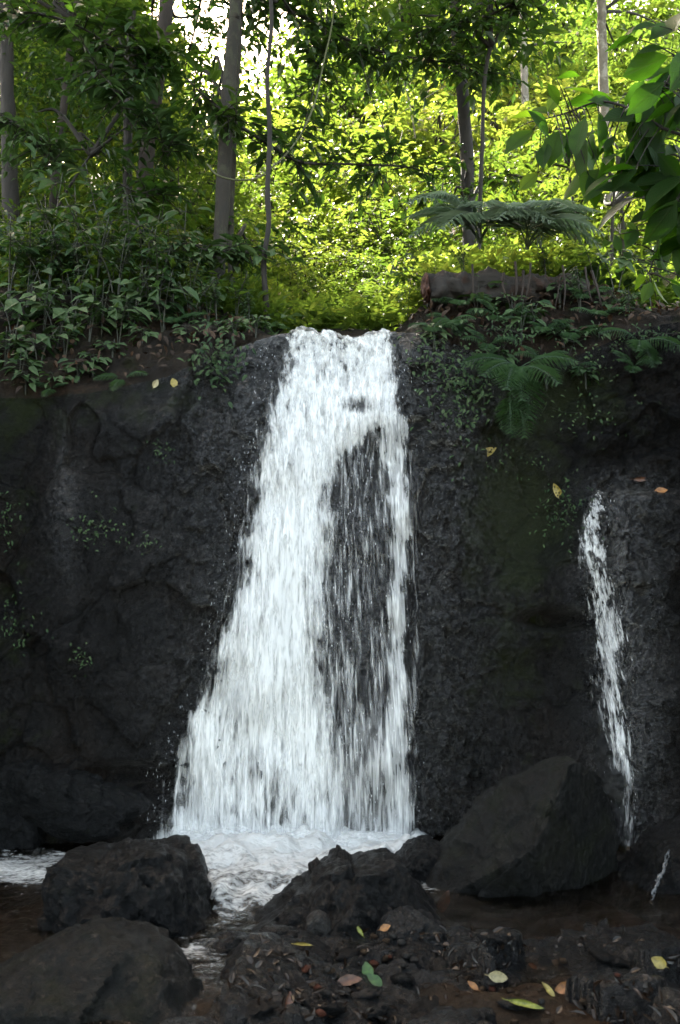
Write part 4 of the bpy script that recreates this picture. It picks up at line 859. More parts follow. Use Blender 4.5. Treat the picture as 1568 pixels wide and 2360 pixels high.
def bush(label, cat, px, py, Y, scale, protos, group, name='bush'):
    c = at(px, py, Y); z = float(ground_z(c[0], Y))
    h = c[2] - z
    base = np.array([c[0], Y, c[2] - 1.4 * scale])
    root = thing(name, label, cat, tuple(base), group, (0, 0, rr_.uniform(0, 6.3)), scale)
    a, b = rr_.choice(protos); link('crown', a, root); link('branches', b, root)
    if base[2] > z + .05:                                       # carry the crown on a stem rooted in the slope
        mb = MB(); tube(mb, smooth_line([(0, 0, (z - base[2]) / scale - .1), (.1, 0, (z - base[2]) / scale * .5), (0, 0, 0)], 14), np.linspace(.045, .025, 14) / scale ** .7, 7, .15, 2); mb.obj('trunk', M['bark_dark'], root)
    return root
def place_word(px): return ('behind the left end of the lip' if px < 640 else 'behind the middle of the lip' if px < 800 else 'behind the right end of the lip' if px < 950 else 'behind the rotten log' if px < 1150 else 'behind the grey ferns' if px < 1330 else 'behind the large leaves at the right edge')
rows = [(2.6, 705, [590, 680, 770, 850, 930], .42, 'low bright green bush'), (4.2, 640, [570, 690, 800, 905, 1010], .6, 'yellow-green second-row bush'),
        (6.0, 575, [530, 660, 790, 920, 1050, 1180, 1300, 1430, 1560], .85, 'sunlit third-row bush'), (8.5, 470, [480, 640, 790, 950, 1100, 1250, 1400, 1550], 1.15, 'sunlit fourth-row young tree'),
        (12.0, 360, [660, 850, 1010, 1180, 1340, 1520], 1.5, 'far sunlit crown'), (17.0, 210, [720, 900, 1110, 1300, 1520], 2.2, 'tall far sunlit tree'), (24.0, 70, [900, 1060, 1270, 1480], 3.0, 'highest far crown')]
for Y, py, xs, s, what in rows:
    for j, px in enumerate(xs):
        bush('%s %s' % (what, place_word(px)) + ('' if sum(place_word(q) == place_word(px) for q in xs) == 1 else ', %s one' % ('left' if j == 0 or place_word(xs[j - 1]) != place_word(px) else 'right')), 'bush' if Y < 8 else 'tree', px + rr_.uniform(-25, 25), py + rr_.uniform(-25, 25), Y + rr_.uniform(-.4, .6), s * rr_.uniform(.85, 1.2), (mp_ if px > 1120 and rr_.random() < .4 else bp), 'sunlit bushes and trees behind the falls', 'bush' if Y < 8 else 'tree')
fp = [bush_proto(140 + k, 'leaf_bright' if k < 2 else 'leaf_mid', 260, 1.0, .085, h=1.4) for k in range(4)]
FT = [(575, 360, 20, 1.9), (650, 430, 14, 1.6), (780, 60, 30, 3.2), (960, 120, 27, 3.0), (1150, 30, 30, 3.2), (1370, 60, 29, 3.2), (1560, 80, 27, 3.0), (1230, 260, 20, 2.2), (1420, 300, 19, 2.2), (1560, 330, 18, 2.0), (820, 330, 18, 2.0), (1000, 330, 19, 2.0), (60, 160, 16, 2.4), (200, 60, 18, 2.6), (330, 190, 17, 2.4), (130, 330, 14, 1.9), (420, 330, 16, 2.0), (290, 420, 13, 1.7), (40, 420, 12, 1.6), (30, 20, 20, 2.8), (500, 450, 13, 1.4), (700, 270, 33, 3.6), (850, 200, 34, 3.6), (1010, 240, 33, 3.6), (1190, 190, 34, 3.6), (1330, 250, 32, 3.4), (1480, 200, 34, 3.6)]
for px, py, Y, s in FT: bush('dense distant crown %s, %s' % ('high on the slope' if py < 150 else 'farthest up the slope' if Y > 31 else 'halfway up the slope' if py < 310 else 'low on the slope', 'at the left edge' if px < 70 else 'behind the leaning brown trunk' if px < 220 else 'behind the close pair of trunks' if px < 380 else 'just left of the lichen-speckled trunk' if px < 480 else 'behind the lichen-speckled trunk' if px < 580 else 'behind the crooked sapling' if px < 700 else 'above the middle of the fall' if px < 850 else 'right above the falls' if px < 1010 else 'behind the mossy trunk' if px < 1170 else 'right of the mossy trunk' if px < 1280 else 'by the pale sunlit trunk' if px < 1480 else 'at the right edge'), 'tree', px, py, Y, s, fp, 'distant crowns on the slope', 'tree')
# shaded trees on the left
LT = [(60, 480, 4.2, .8, 'shaded bush low at the left edge behind the bank'), (200, 470, 4.6, .85, 'shaded bush behind the leaning brown trunk'), (330, 500, 5.0, .8, 'shaded bush behind the close pair of trunks'), (440, 520, 4.2, .7, 'shaded bush left of the lichen-speckled trunk'),
      (40, 300, 5.5, 1.1, 'dark green tree crown at the left edge'), (190, 260, 6.2, 1.2, 'dark green tree crown behind the leaning brown trunk'), (360, 290, 6.8, 1.2, 'green tree crown behind the close pair of trunks'), (470, 380, 6.0, .9, 'green tree crown left of the lichen-speckled trunk, lower'),
      (90, 70, 7.5, 1.5, 'dark high crown in the upper left corner'), (290, 80, 8.5, 1.5, 'dark high crown above the close pair of trunks'),
      (20, 610, 2.3, .5, 'low shaded bush at the left edge behind the ferns'), (100, 620, 2.8, .55, 'low shaded bush behind the foot of the leaning brown trunk'), (180, 615, 2.4, .5, 'low shaded bush right of the foot of the leaning brown trunk'), (265, 620, 2.7, .5, 'low shaded bush behind the foot of the straight dark trunk'), (345, 625, 2.5, .5, 'low shaded bush behind the foot of the reddish trunk'), (425, 640, 2.4, .45, 'low shaded bush between the reddish and the lichen-speckled trunk'),
      (130, 530, 3.6, .7, 'shaded bush of the second row, left of the leaning brown trunk'), (280, 540, 3.9, .7, 'shaded bush of the second row, behind the straight dark trunk'), (400, 560, 3.6, .6, 'shaded bush of the second row, right of the reddish trunk'), (20, 530, 4.4, .7, 'shaded bush of the second row at the left edge')]
for px, py, Y, s, lab in LT: bush(lab, 'tree' if py < 420 else 'bush', px, py, Y, s, (bp if 4.5 < Y < 7.2 else mp_), 'shaded trees and bushes on the left', 'tree' if py < 420 else 'bush')  # middle crowns take the brighter sunlit leaf colour to look lit
# unseen canopy trees, added so their crowns shade the pool and rocks
def canopy(label, bx, by, x, y, z, rx, ry, rz, ns, seed):
    rng = np.random.default_rng(seed); g = float(ground_z(bx, max(by, 1.2))) if by > -4 else 0.0
    root = thing('tree', label, 'tree', (bx, by, g), 'tall canopy trees')
    root.location = (bx, by, g); c = np.array([x - bx, y - by, z - g])
    mb = MB(); tube(mb, smooth_line([(0, 0, -.2), (.05, .05, (z - g) * .4), (.0, 0, (z - g) * .78), c * [.5, .5, .93], c], 40), np.linspace(.2, .05, 40), 10, .15, seed); mb.obj('trunk', M['bark_dark'], root)
    lf = MB(); C, d = blob_points(rng, ns, c, (rx, ry, rz), .1); sprays(lf, rng, C, d * np.array([1, 1, .3]) + .5 * rvec(rng, ns), .2, 9, .8, wr=.5); lf.obj('crown', M['leaf_dark'], root, False)
CAN = [(-6.6, 6.5, -6.0, 6.3, 12.0, 2.6, 2.4, 1.1, 420), (-5.6, 5.4, -3.6, 6.3, 12.6, 2.4, 2.2, 1.0, 420), (-5.9, 7.2, -1.2, 6.6, 13.2, 2.3, 2.0, .9, 420), (5.4, 6.4, 1.6, 6.4, 13.0, 2.2, 2.0, .9, 380), (5.2, 5.0, 3.8, 5.8, 12.2, 2.3, 2.2, 1.0, 380), (-7.5, 9.5, -5.0, 9.2, 15.0, 2.6, 2.4, 1.2, 380),
       (-6.4, 2.0, -2.3, -.6, 9.8, 1.8, 1.7, .8, 190), (-5.9, 2.6, -.6, -.2, 10.6, 1.6, 1.5, .7, 170), (6.2, 2.2, 2.4, -.9, 9.8, 1.8, 1.7, .8, 190), (5.8, 2.6, 1.2, .1, 10.9, 1.5, 1.4, .7, 160), (6.9, .6, .4, -2.2, 10.8, 1.7, 1.5, .7, 150)]
CANL = ['tall tree out on the left whose low crown shades the bank', 'tall tree left of the photo leaning over the close pair of trunks', 'tall tree left of the photo reaching over the top of the fall', 'tall tree right of the photo reaching over the mossy trunk', 'tall tree right of the photo shading the grey ferns', 'farthest tall tree on the left slope', 'tall tree on the left side of the ravine reaching over the blocky boulder', 'tall tree on the left side of the ravine reaching over the foot of the fall', 'tall tree on the right side of the ravine reaching over the small waterfall', 'tall tree on the right side of the ravine reaching over the wedge-shaped boulder', 'tall tree on the right side of the ravine reaching over the foreground stones']
CAN += [(-4.6, -10.5, -3.6, -10.2, 5.0, 1.9, 1.2, 2.6, 200), (4.4, -10.8, 3.4, -10.4, 5.2, 1.9, 1.2, 2.6, 200), (-.6, -13.5, -.3, -13.0, 6.0, 2.0, 1.2, 3.0, 200), (-7.0, -8.0, -5.5, -8.0, 6.5, 1.6, 1.6, 2.6, 170), (7.0, -8.2, 5.4, -8.0, 6.5, 1.6, 1.6, 2.6, 170)]  # unseen trees added behind the camera to make the wet rock's reflections patchy
CANL += ['near-bank tree standing behind the viewer, left', 'near-bank tree standing behind the viewer, right', 'near-bank tree standing farthest behind the viewer', 'near-bank tree on the left side behind the viewer', 'near-bank tree on the right side behind the viewer']
for k, a_ in enumerate(CAN): canopy(CANL[k], *a_, 300 + k)
# ------------------------------------------------------------------ left bank undergrowth
def plant_proto(seed, leafm, h, nl, leaf, wr, stems=1, T=T1, F=F1):
    rng = np.random.default_rng(seed); lf = MB(); st = MB()
    for s in range(stems):
        lean = rng.normal(size=2) * .22 * h
        L = smooth_line([(0, 0, -.08), (lean[0] * .3, lean[1] * .3, h * .5), (lean[0], lean[1], h)], 14); tube(st, L, np.linspace(.008, .003, 14), 5)
        n = nl; f = rng.uniform(.3, 1, n) ** .7; C = L[(f * 13).astype(int)]; ang = np.arange(n) * 2.4 + rng.uniform(0, 1, n)
        D = np.stack([np.cos(ang), np.sin(ang), rng.uniform(-.45, .3, n)], -1); pet = leaf * rng.uniform(.2, .9, n)
        leaves(lf, C + D * pet[:, None], D + np.array([0, 0, -.25]), np.array([0, -.5, .9]) + .35 * rvec(rng, n), leaf * rng.uniform(.55, 1.2, n), leaf * wr * rng.uniform(.6, 1.15, n), rng.uniform(0, 1, n), T, F)
        for i in range(n): tube(st, [C[i], C[i] + D[i] * pet[i]], [.003, .002], 3)
    return lf.mesh('foliage', M[leafm], False), st.mesh('stem', M['stem'])
PP = {'broad': [plant_proto(200 + k, ('leaf_bank', 'leaf_dark', 'leaf_bank')[k], .45, (12, 14, 9)[k], (.15, .12, .21)[k], .6, 2) for k in range(3)],
      'tall': [plant_proto(210 + k, ('leaf_dark', 'leaf_bank', 'leaf_mid', 'leaf_dark')[k], .95, 24, (.13, .15, .1, .17)[k], (.56, .62, .45, .52)[k], 2) for k in range(4)],
      'fine': [plant_proto(220 + k, ('leaf_bank', 'leaf_dark', 'leaf_mid')[k], .5, (44, 30, 56)[k], (.06, .09, .045)[k], .45, 3) for k in range(3)],
      'low': [plant_proto(230 + k, 'leaf_bank', .16, 12, .1, .55, 2) for k in range(3)],
      'lance': [plant_proto(240 + k, 'leaf_near', .35, 10, .2, .3, 1) for k in range(2)]}
KINDW = {'broad': 'broad-leaved plant', 'tall': 'tall leafy plant', 'fine': 'fine-leaved bushy plant', 'low': 'low small-leaved plant', 'lance': 'lance-leaved plant'}
used = set()
def plant(kind, px, py, Y, scale, where, rot=None, lean=(0, 0)):
    c = at(px, py, Y); root = thing('plant', None, 'plant', tuple(c), 'undergrowth plants', (lean[0], lean[1], rr_.uniform(-.7, .7)), scale)
    lab = KINDW[kind] + ' ' + where; root['label'] = lab; used.add(lab)
    a, b = rr_.choice(PP[kind]); link('foliage', a, root); link('stem', b, root)
    return root
# px, py of the foot
LB = [('tall', 40, 700, 1.3, .95, 'at the left edge, back row of the bank'), ('tall', 110, 690, 1.5, 1.05, 'on the left bank under the leaning brown trunk'), ('tall', 180, 700, 1.4, .9, 'on the left bank right of the leaning brown trunk'), ('tall', 240, 690, 1.5, 1.1, 'on the left bank just left of the close pair of trunks'),
      ('tall', 300, 700, 1.35, .85, 'in front of the foot of the close pair of trunks'), ('tall', 360, 705, 1.4, .95, 'just right of the close pair of trunks'), ('tall', 420, 715, 1.3, .85, 'midway between the pair and the lichen-speckled trunk'), ('tall', 465, 725, 1.25, .75, 'touching the left side of the lichen-speckled trunk'),
      ('fine', 70, 690, 1.1, 1.1, 'by the left edge, middle of the bank'), ('fine', 150, 695, 1.15, 1.0, 'on the left bank below the leaning trunk'), ('fine', 220, 680, 1.1, 1.25, 'with pale leaves left of the close pair'), ('fine', 330, 690, 1.1, 1.1, 'with pale leaves right below the close pair'), ('fine', 400, 700, 1.1, .9, 'below the gap between the pair and the lichen trunk'), ('fine', 545, 735, 1.15, .7, 'at the foot of the lichen-speckled trunk, right side'), ('fine', 575, 752, 1.1, .55, 'between the lichen trunk and the crooked sapling'),
      ('broad', 30, 790, .75, .9, 'at the left edge, middle row of the bank'), ('broad', 100, 770, .8, .85, 'low on the left bank near the edge'), ('broad', 170, 745, .85, .95, 'in the middle of the left bank'), ('broad', 235, 760, .8, .8, 'on the dark soil below the close pair of trunks'), ('broad', 310, 745, .85, .9, 'on the dark soil right below the close pair'), ('broad', 375, 760, .8, .85, 'with hanging pale leaf above the yellow fallen leaves'), ('broad', 440, 750, .85, .75, 'on the soil left below the lichen trunk'), ('broad', 10, 870, .55, .8, 'lowest at the left edge'), ('broad', 90, 850, .55, .7, 'low on the left bank above the bare rock'), ('broad', 150, 830, .6, .7, 'with round leaves low on the left bank'),
      ('low', 60, 910, .45, 1.0, 'just above the bare rock at the left'), ('low', 130, 905, .45, .9, 'on the rim of the left rock'), ('low', 215, 860, .55, .9, 'on the soil left of the small fern'), ('low', 330, 800, .65, .9, 'on the soil above the yellow leaves'), ('low', 430, 790, .65, .8, 'left of the hanging dark clump'), ('low', 540, 778, .6, .9, 'on the lip left of the sapling'), ('low', 590, 765, .7, .8, 'at the foot of the crooked sapling'), ('low', 480, 770, .75, .8, 'right at the foot of the lichen trunk')]
LB += [('tall', 75, 705, 1.25, .8, 'with pale leaves at the left, between the two ferns'), ('tall', 145, 700, 1.25, .85, 'below the leaning brown trunk, front row'), ('tall', 270, 700, 1.2, .8, 'front row below the straight dark trunk'), ('tall', 335, 700, 1.22, .75, 'front row below the reddish trunk'), ('tall', 395, 712, 1.2, .7, 'front row right of the reddish trunk'), ('tall', 440, 722, 1.15, .6, 'front row left of the lichen-speckled trunk'),
       ('fine', 20, 700, 1.0, 1.1, 'right at the left edge under the broad fern'), ('fine', 110, 705, 1.05, 1.1, 'under the two left ferns'), ('fine', 185, 705, 1.0, 1.0, 'in the middle of the left bank crest'), ('fine', 270, 705, 1.0, 1.1, 'on the crest below the close pair of trunks'), ('fine', 365, 712, 1.0, 1.0, 'on the crest right of the close pair'), ('fine', 440, 728, 1.0, .8, 'on the crest close to the lichen-speckled trunk'), ('fine', 500, 742, .95, .7, 'in front of the lichen-speckled trunk'),
       ('broad', 60, 745, .9, .9, 'upper left of the bank under the ferns'), ('broad', 130, 800, .68, .8, 'amid the lower left bank'), ('broad', 205, 790, .7, .75, 'with drooping leaves amid the left bank'), ('broad', 275, 790, .7, .7, 'above the small fern on the left rock rim'), ('broad', 350, 720, .95, .8, 'on the bank crest between the pair and the lichen trunk'), ('broad', 480, 735, .95, .7, 'with wide leaves at the foot of the lichen-speckled trunk'), ('broad', 45, 905, .45, .7, 'on the rock at the very left below the bank'),
       ('low', 25, 830, .62, 1.2, 'at the left edge between the broad-leaved plants'), ('low', 180, 880, .5, 1.0, 'on the dark soil above the left rock'), ('low', 260, 830, .6, 1.0, 'on the soil above the small left fern'), ('low', 380, 740, .85, 1.1, 'under the front row right of the pair'), ('low', 300, 760, .8, 1.1, 'under the front row below the pair')]
for a in LB: plant(*a)
RB = [('lance', 1100, 730, .85, .75, 'on the right bank below the log'), ('low', 1060, 770, .6, .8, 'right of the waterfall lip'), ('low', 1000, 790, .5, .8, 'beside the right edge of the falling water'), ('broad', 1200, 790, .6, .7, 'in the middle of the right bank'), ('low', 1230, 740, .75, .9, 'on the soil below the grey ferns'), ('low', 1150, 850, .5, .9, 'left of the hanging fern'), ('fine', 1340, 720, .85, .7, 'on the right bank right of the grey ferns'), ('low', 1300, 800, .6, 1.0, 'right of the hanging fern'),
      ('low', 1380, 790, .6, 1.0, 'below the small fern on the right bank'), ('low', 1450, 730, .8, 1.0, 'on top of the right rock'), ('broad', 1420, 690, 1.1, .9, 'at the right behind the end of the log'), ('fine', 1520, 700, 1.2, .9, 'at the right edge above the rock'), ('low', 1260, 880, .45, .8, 'low on the right bank by the dead brown leaf'), ('low', 1350, 880, .45, .8, 'on the soil above the bare right rock'), ('lance', 1500, 690, 1.0, .8, 'at the right edge under the large leaves'), ('fine', 985, 700, 1.0, .55, 'at the broken end of the log'), ('tall', 940, 720, 1.3, .5, 'upright just behind the right end of the lip')]
RB += [('low', 1130, 690, .95, 1.0, 'growing against the front of the log, left part'), ('low', 1290, 690, .98, 1.0, 'growing against the front of the log, right part'), ('fine', 1070, 640, 1.0, .5, 'on top of the log at its left end'), ('fine', 1260, 650, 1.1, .6, 'on top of the log under the right grey fern'), ('broad', 1370, 660, 1.1, .7, 'at the far right end of the log'), ('low', 1180, 720, .8, 1.0, 'on the soil below the middle of the log'), ('low', 1410, 740, .75, 1.1, 'between the small fern and the right rock'), ('fine', 1450, 760, .65, .6, 'on the rim of the right rock')]
for a in RB: plant(*a)
# ------------------------------------------------------------------ ferns
def frond_mesh(seed, L, npin, plen, leafm, nlob=8, arch=.5):
    rng = np.random.default_rng(seed); s = np.linspace(0, 1, 30)
    x = L * np.sin(s * (1 - .12 * arch)) / math.sin(1) ; rach = np.stack([L * s * (1 - .15 * arch * s), .04 * L * np.sin(s * 2 + seed), L * arch * (s * .9 - 1.15 * s ** 2)], -1)
    lf = MB(); tube(lf, rach, np.linspace(.006, .0015, 30) * L / .6, 4, tint=.1)
    for k in range(npin):
        f = .16 + .84 * (k + .5) / npin; i = min(int(f * 29), 28); p = rach[i] + (rach[i + 1] - rach[i]) * (f * 29 - i); t = norm(rach[i + 1] - rach[i])
        pl = plen * math.sin(math.pi * min(1, (f * .82 + .16))) ** .9 + .01
        for sg in (-1, 1):
            side = norm(np.cross(t, [0, 0, 1.])) * sg; d = norm(side + t * .55 + np.array([0, 0, -.18]) + rng.normal(size=3) * .05); n_ = norm(np.cross(d, t)) * (1 if np.cross(d, t)[2] > 0 else -1)
            u = (np.arange(nlob) + .5) / nlob; C = p + d * (u * pl)[:, None]; bl = (.9 * L / npin) * .42 * (1 - u * .65) + .002
            cr = np.cross(n_, d)
            for s2 in (-1, 1): leaves(lf, C - d * .3 * bl[:, None], np.broadcast_to(cr * s2 + d * .7, C.shape) + rng.normal(size=C.shape) * .06, np.broadcast_to(n_, C.shape) + rng.normal(size=C.shape) * .12, bl, bl * .5, np.full(nlob, rng.uniform(.2, 1)) , T0, F0)
            leaves(lf, p[None], d[None], n_[None], np.array([pl]), np.array([pl * .06]), np.array([.5]))
    return lf.mesh('frond', M[leafm], False)
FR = {'green': [frond_mesh(400 + k, .42, 14, .15, 'fern', 8, .5) for k in range(3)], 'grey': [frond_mesh(410 + k, .7, 15, .27, 'fern_grey', 13, .95) for k in range(3)], 'small': [frond_mesh(420 + k, .2, 13, .06, 'fern', 6, .5) for k in range(2)]}
def fern(kind, px, py, Y, label, fronds, scale=1.0):
    c = at(px, py, Y); root = thing('fern', label, 'fern', tuple(c), 'ferns')
    for k, (az, el) in enumerate(fronds):                      # az: 0 = right in the photo, 90 = away from the viewer
        o = link('frond', FR[kind][k % len(FR[kind])], root); o.rotation_euler = (R(42) * math.cos(R(az)), -R(el), R(az)); o.scale = (scale * rr_.uniform(.85, 1.1),) * 3
    return root
fern('grey', 1105, 560, .85, 'grey-green fern with arching fronds above the log, left one', [(184, 32), (200, 12), (222, 26), (240, 5), (345, 28), (-2, 34), (312, 12), (270, 20), (170, 45)], .98)
fern('grey', 1215, 575, .9, 'grey-green fern with arching fronds above the log, right one', [(-6, 30), (200, 28), (322, 12), (-24, 8), (246, 15), (285, 20), (345, 40)], .98)
fern('grey', 1245, 570, 1.2, 'upright darker fern behind the two grey-green ferns', [(80, 62), (10, 40), (172, 40), (-40, 30), (215, 30)], .75)
fern('green', 1195, 850, .38, 'large bright fern hanging down the right bank', [(250, -25), (225, -10), (275, -60), (300, -20), (190, 10), (330, 5), (265, -40)], 1.05)
fern('green', 1180, 905, .33, 'long fern frond pointing down below the large bright fern', [(268, -75), (250, -62), (290, -65)], .85)
fern('green', 1475, 790, .45, 'fern hanging over the rock near the right edge', [(280, -45), (250, -20), (310, -15), (200, 15)], .8)
fern('small', 1380, 735, .7, 'small fern on the crest of the right bank', [(200, 20), (250, 0), (300, 10), (340, 25)], 1.2)
fern('small', 1040, 740, .7, 'small fern right of the lip beside the lance-leaved plant', [(230, -15), (280, -40), (320, 0), (190, 20)], 1.1)
fern('small', 285, 875, .45, 'small fern on the left rock rim, left of the yellow leaves', [(20, 35), (330, 10), (200, 5), (250, -30), (60, 40)], 1.0)
fern('small', 130, 900, .45, 'small fern low on the left bank', [(200, 20), (300, 10), (250, -20), (20, 30)], .9)
fern('green', 40, 610, 1.3, 'broad fern at the left edge above the bank', [(200, 30), (330, 25), (10, 35), (270, 30), (160, 40)], 1.2)
fern('green', 90, 640, 1.2, 'fern on the left bank right of the broad one', [(200, 30), (330, 25), (350, 35), (270, 25)], .9)
fern('small', 1330, 845, .5, 'small pale fern on the dark soil of the right bank', [(200, 10), (260, -30), (310, 0)], .9)
for k, (px, py, Y, what) in enumerate([(1005, 765, .55, 'right beside the lip of the falls'), (1125, 800, .55, 'above the dark hanging clump'), (1250, 765, .68, 'on the soil under the right grey fern'), (1315, 775, .62, 'on the soil left of the crest fern'), (1425, 705, .9, 'at the right end of the log'), (1455, 850, .45, 'on the bare rock near the right edge'), (1065, 705, .85, 'under the broken end of the log'), (1245, 835, .5, 'right of the large bright fern'), (1340, 690, .95, 'against the right half of the log'), (1150, 735, .75, 'on the slope between the log and the large bright fern'), (70, 735, .95, 'on the left bank under the leaning trunk'), (250, 720, 1.0, 'on the left bank crest below the pair of trunks'), (420, 745, .9, 'on the left bank beside the lichen trunk')]):
    fern('small' if k % 3 else 'green', px, py, Y, ('feathery little fern ' if k % 3 else 'feathery fern ') + what, [(200 + 17 * (k % 3), 12), (255, -8 - 6 * (k % 2)), (300 + 9 * (k % 4), 5), (340, 22), (225, 30)][: 4 + k % 2], (1.25 if k % 3 else .6))
# clumps of small leaves growing on the rock
def clump(label, px, py, rx, ry, n, leaf, mt='leaf_bank', hang=.6, off=.04, name='creeper'):
    rng = np.random.default_rng(int(px + py)); a = px + rng.normal(size=n) * rx * .5; b = py + rng.normal(size=n) * ry * .5
    P = on_wall(a, b, 0); P = P + np.stack([0 * a, -rng.uniform(.0, off, n), 0 * a], -1); c = P.mean(0)
    D = np.stack([rng.normal(size=n) * .7, -np.full(n, .5), -hang + .4 * rng.normal(size=n)], -1)
    lf = MB(); leaves(lf, P - c, D, np.array([0, -.7, .8]) + .5 * rvec(rng, n), leaf * rng.uniform(.5, 1.3, n), leaf * .45 * rng.uniform(.7, 1.3, n), rng.uniform(0, 1, n), T1, F1)
    st = MB(); k = np.arange(0, n, 5)
    for i in k[:-1]: tube(st, smooth_line([P[i] - c + np.array([0, .03, 0]), (P[i] + P[i + 5]) / 2 - c + np.array([0, .02, -.02]), P[i + 5] - c], 5), .0025, 3) if np.linalg.norm(P[i] - P[i + 5]) < .25 else None
    root = thing(name, label, 'creeper', tuple(c), 'small-leaved clumps on the rock'); lf.obj('foliage', M[mt], root, False)
    if st.n: st.obj('stem', M['stem'], root)
clump('dark hanging clump of glossy leaves beside the upper right of the falls', 1060, 890, 85, 130, 330, .045, off=.14)
clump('hanging clump of pointed leaves left of the waterfall lip', 500, 825, 75, 75, 170, .055, off=.14)
clump('loose leaves spreading below the small-leaved plants right of the lip', 985, 815, 60, 50, 70, .04, off=.08)
clump('small leafy clump in the middle of the left cliff', 235, 1215, 60, 50, 70, .03)
clump('thin sprinkle of leaves right of the middle clump on the left cliff', 335, 1240, 50, 30, 26, .026)
clump('tiny leafy clump high on the left cliff near the falls', 370, 1035, 40, 28, 28, .026)
clump('mossy leaves at the left edge of the cliff', 12, 1205, 40, 70, 60, .032)
clump('yellowish leaves low at the left edge of the cliff', 45, 1440, 70, 70, 60, .03)
clump('tiny green clump in a crack low on the left cliff', 190, 1515, 26, 40, 30, .026)
clump('small leaves beneath the torn yellow leaf, left of the small fall', 1300, 1175, 75, 70, 110, .03)
clump('scattered leaflets on the green rock face right of the falls', 1190, 1060, 110, 60, 50, .026)
clump('leafy trailing mat on the slope right of the hanging clump', 1170, 770, 90, 60, 110, .04, off=.06)
clump('thin trailing leaves on the soil right of the large bright fern', 1350, 820, 120, 70, 120, .035, off=.06)
clump('low mat of leaves on the rim of the right rock', 1500, 775, 80, 30, 70, .035, off=.05)
clump('ragged leaves hanging over the bare rock on the far right bank', 1330, 960, 150, 60, 80, .03)
# ------------------------------------------------------------------ near branch with large leaves, right
def near_branch(label, pts, Ys, leaves_at, seed, r0=.008):
    rng = np.random.default_rng(seed); P = np.array([at(a, b, y) for (a, b), y in zip(pts, Ys)]); L = smooth_line(P, 60)
    root = thing('leafy_branch', label, 'branch', tuple(P[0])); wd = MB(); tube(wd, L, np.linspace(r0, r0 * .35, 60), 7, .12, seed); lf = MB()
    PP_, DD, NN, LL, TT = [], [], [], [], []
    leaves_at = leaves_at + [(a + rng.normal() * 34, b + rng.normal() * 34, c + rng.normal() * 30, d * rng.uniform(.6, 1.05), t_ * .7) for a, b, c, d, t_ in leaves_at if rng.random() < .9]
    for (px, py, ang, ln, ti) in leaves_at:                    # leaf base, direction in the photo, length in photo pixels
        ci = np.argmin([np.hypot(*(np.array(proj(q)) - (px, py))) for q in L]); Yb = L[ci][1] + rng.normal() * .08
        p = at(px, py, Yb); s = (Yb - CAM[1]) / FPX
        d = np.array([math.cos(R(ang)), rng.normal() * .35, math.sin(R(ang))])
        PP_.append(p); DD.append(d); NN.append(np.array([rng.normal() * .6, -.5 + rng.normal() * .6, .7])); LL.append(ln * s * .86); TT.append(ti)
        tube(wd, smooth_line([L[ci], (L[ci] + p) / 2 + np.array([0, 0, .01]), p], 6), np.linspace(.0035, .002, 6), 4)
    LL = np.array(LL)
    leaves(lf, np.array(PP_), np.array(DD), np.array(NN), LL, LL * rng.uniform(.44, .58, len(LL)), np.array(TT), T2, F2, extra=True)
    reparent(wd.obj('wood', M['bark_dark'], root), root); reparent(lf.obj('foliage', M['leaf_near'], root), root)
    return root
LA = [(1275, 262, 150, 90, .8), (1240, 268, 185, 95, .85), (1230, 300, 215, 110, .6), (1262, 258, 60, 70, .9), (1215, 320, 200, 80, .7), (1290, 300, 250, 130, .55), (1320, 310, 235, 100, .5), (1350, 320, 262, 130, .45), (1305, 240, 10, 150, .35), (1300, 205, 15, 120, .75), (1380, 255, 285, 150, .3), (1350, 270, 250, 120, .5), (1410, 330, 255, 110, .15),
      (1260, 330, 255, 90, .3), (1240, 400, 220, 70, .85), (1340, 380, 220, 60, .8), (1380, 390, 245, 140, .6), (1330, 400, 250, 90, .7), (1440, 350, 215, 130, .2), (1470, 320, 250, 130, .15), (1430, 400, 205, 130, .3), (1500, 310, 275, 120, .2), (1400, 300, 200, 90, .4), (1420, 250, 175, 100, .4), (1450, 240, 60, 90, .3)]
near_branch('near drooping branch with large pointed leaves reaching in at the right', [(1640, 330), (1540, 300), (1450, 250), (1380, 235), (1300, 262), (1250, 275)], [-2.4, -2.3, -2.2, -2.15, -2.1, -2.05], LA, 61)
LB2 = [(1560, 60, 215, 140, .35), (1590, 20, 230, 190, .3), (1540, 130, 200, 150, .25), (1560, 160, 230, 190, .15), (1600, 120, 240, 170, .1), (1530, 190, 215, 130, .2), (1500, 225, 240, 90, .4), (1580, 220, 250, 130, .1), (1520, 60, 190, 90, .4), (1560, 250, 200, 120, .15)]
near_branch('near dark leafy branch in the upper right corner', [(1660, -20), (1600, 60), (1560, 140), (1530, 200), (1490, 230)], [-2.5, -2.45, -2.4, -2.35, -2.3], LB2, 62)
LC = [(1590, 400, 215, 200, .1), (1560, 460, 235, 150, .1), (1540, 500, 250, 120, .15), (1580, 350, 205, 130, .1), (1560, 420, 265, 140, .12), (1520, 560, 250, 90, .3), (1600, 520, 250, 160, .1), (1500, 610, 150, 55, .3), (1490, 640, 215, 80, .7), (1505, 640, 300, 90, .75), (1500, 650, 245, 70, .6), (1480, 600, 90, 80, .95), (1455, 560, 110, 60, .9), (1530, 640, 330, 80, .3), (1570, 620, 220, 100, .2), (1590, 470, 275, 170, .08), (1550, 330, 280, 150, .1)]
near_branch('near leafy twig hanging at the right edge above the rock', [(1660, 380), (1590, 420), (1545, 490), (1520, 560), (1495, 630)], [-2.4, -2.3, -2.25, -2.2, -2.15], LC, 63)
rgd = np.random.default_rng(9)
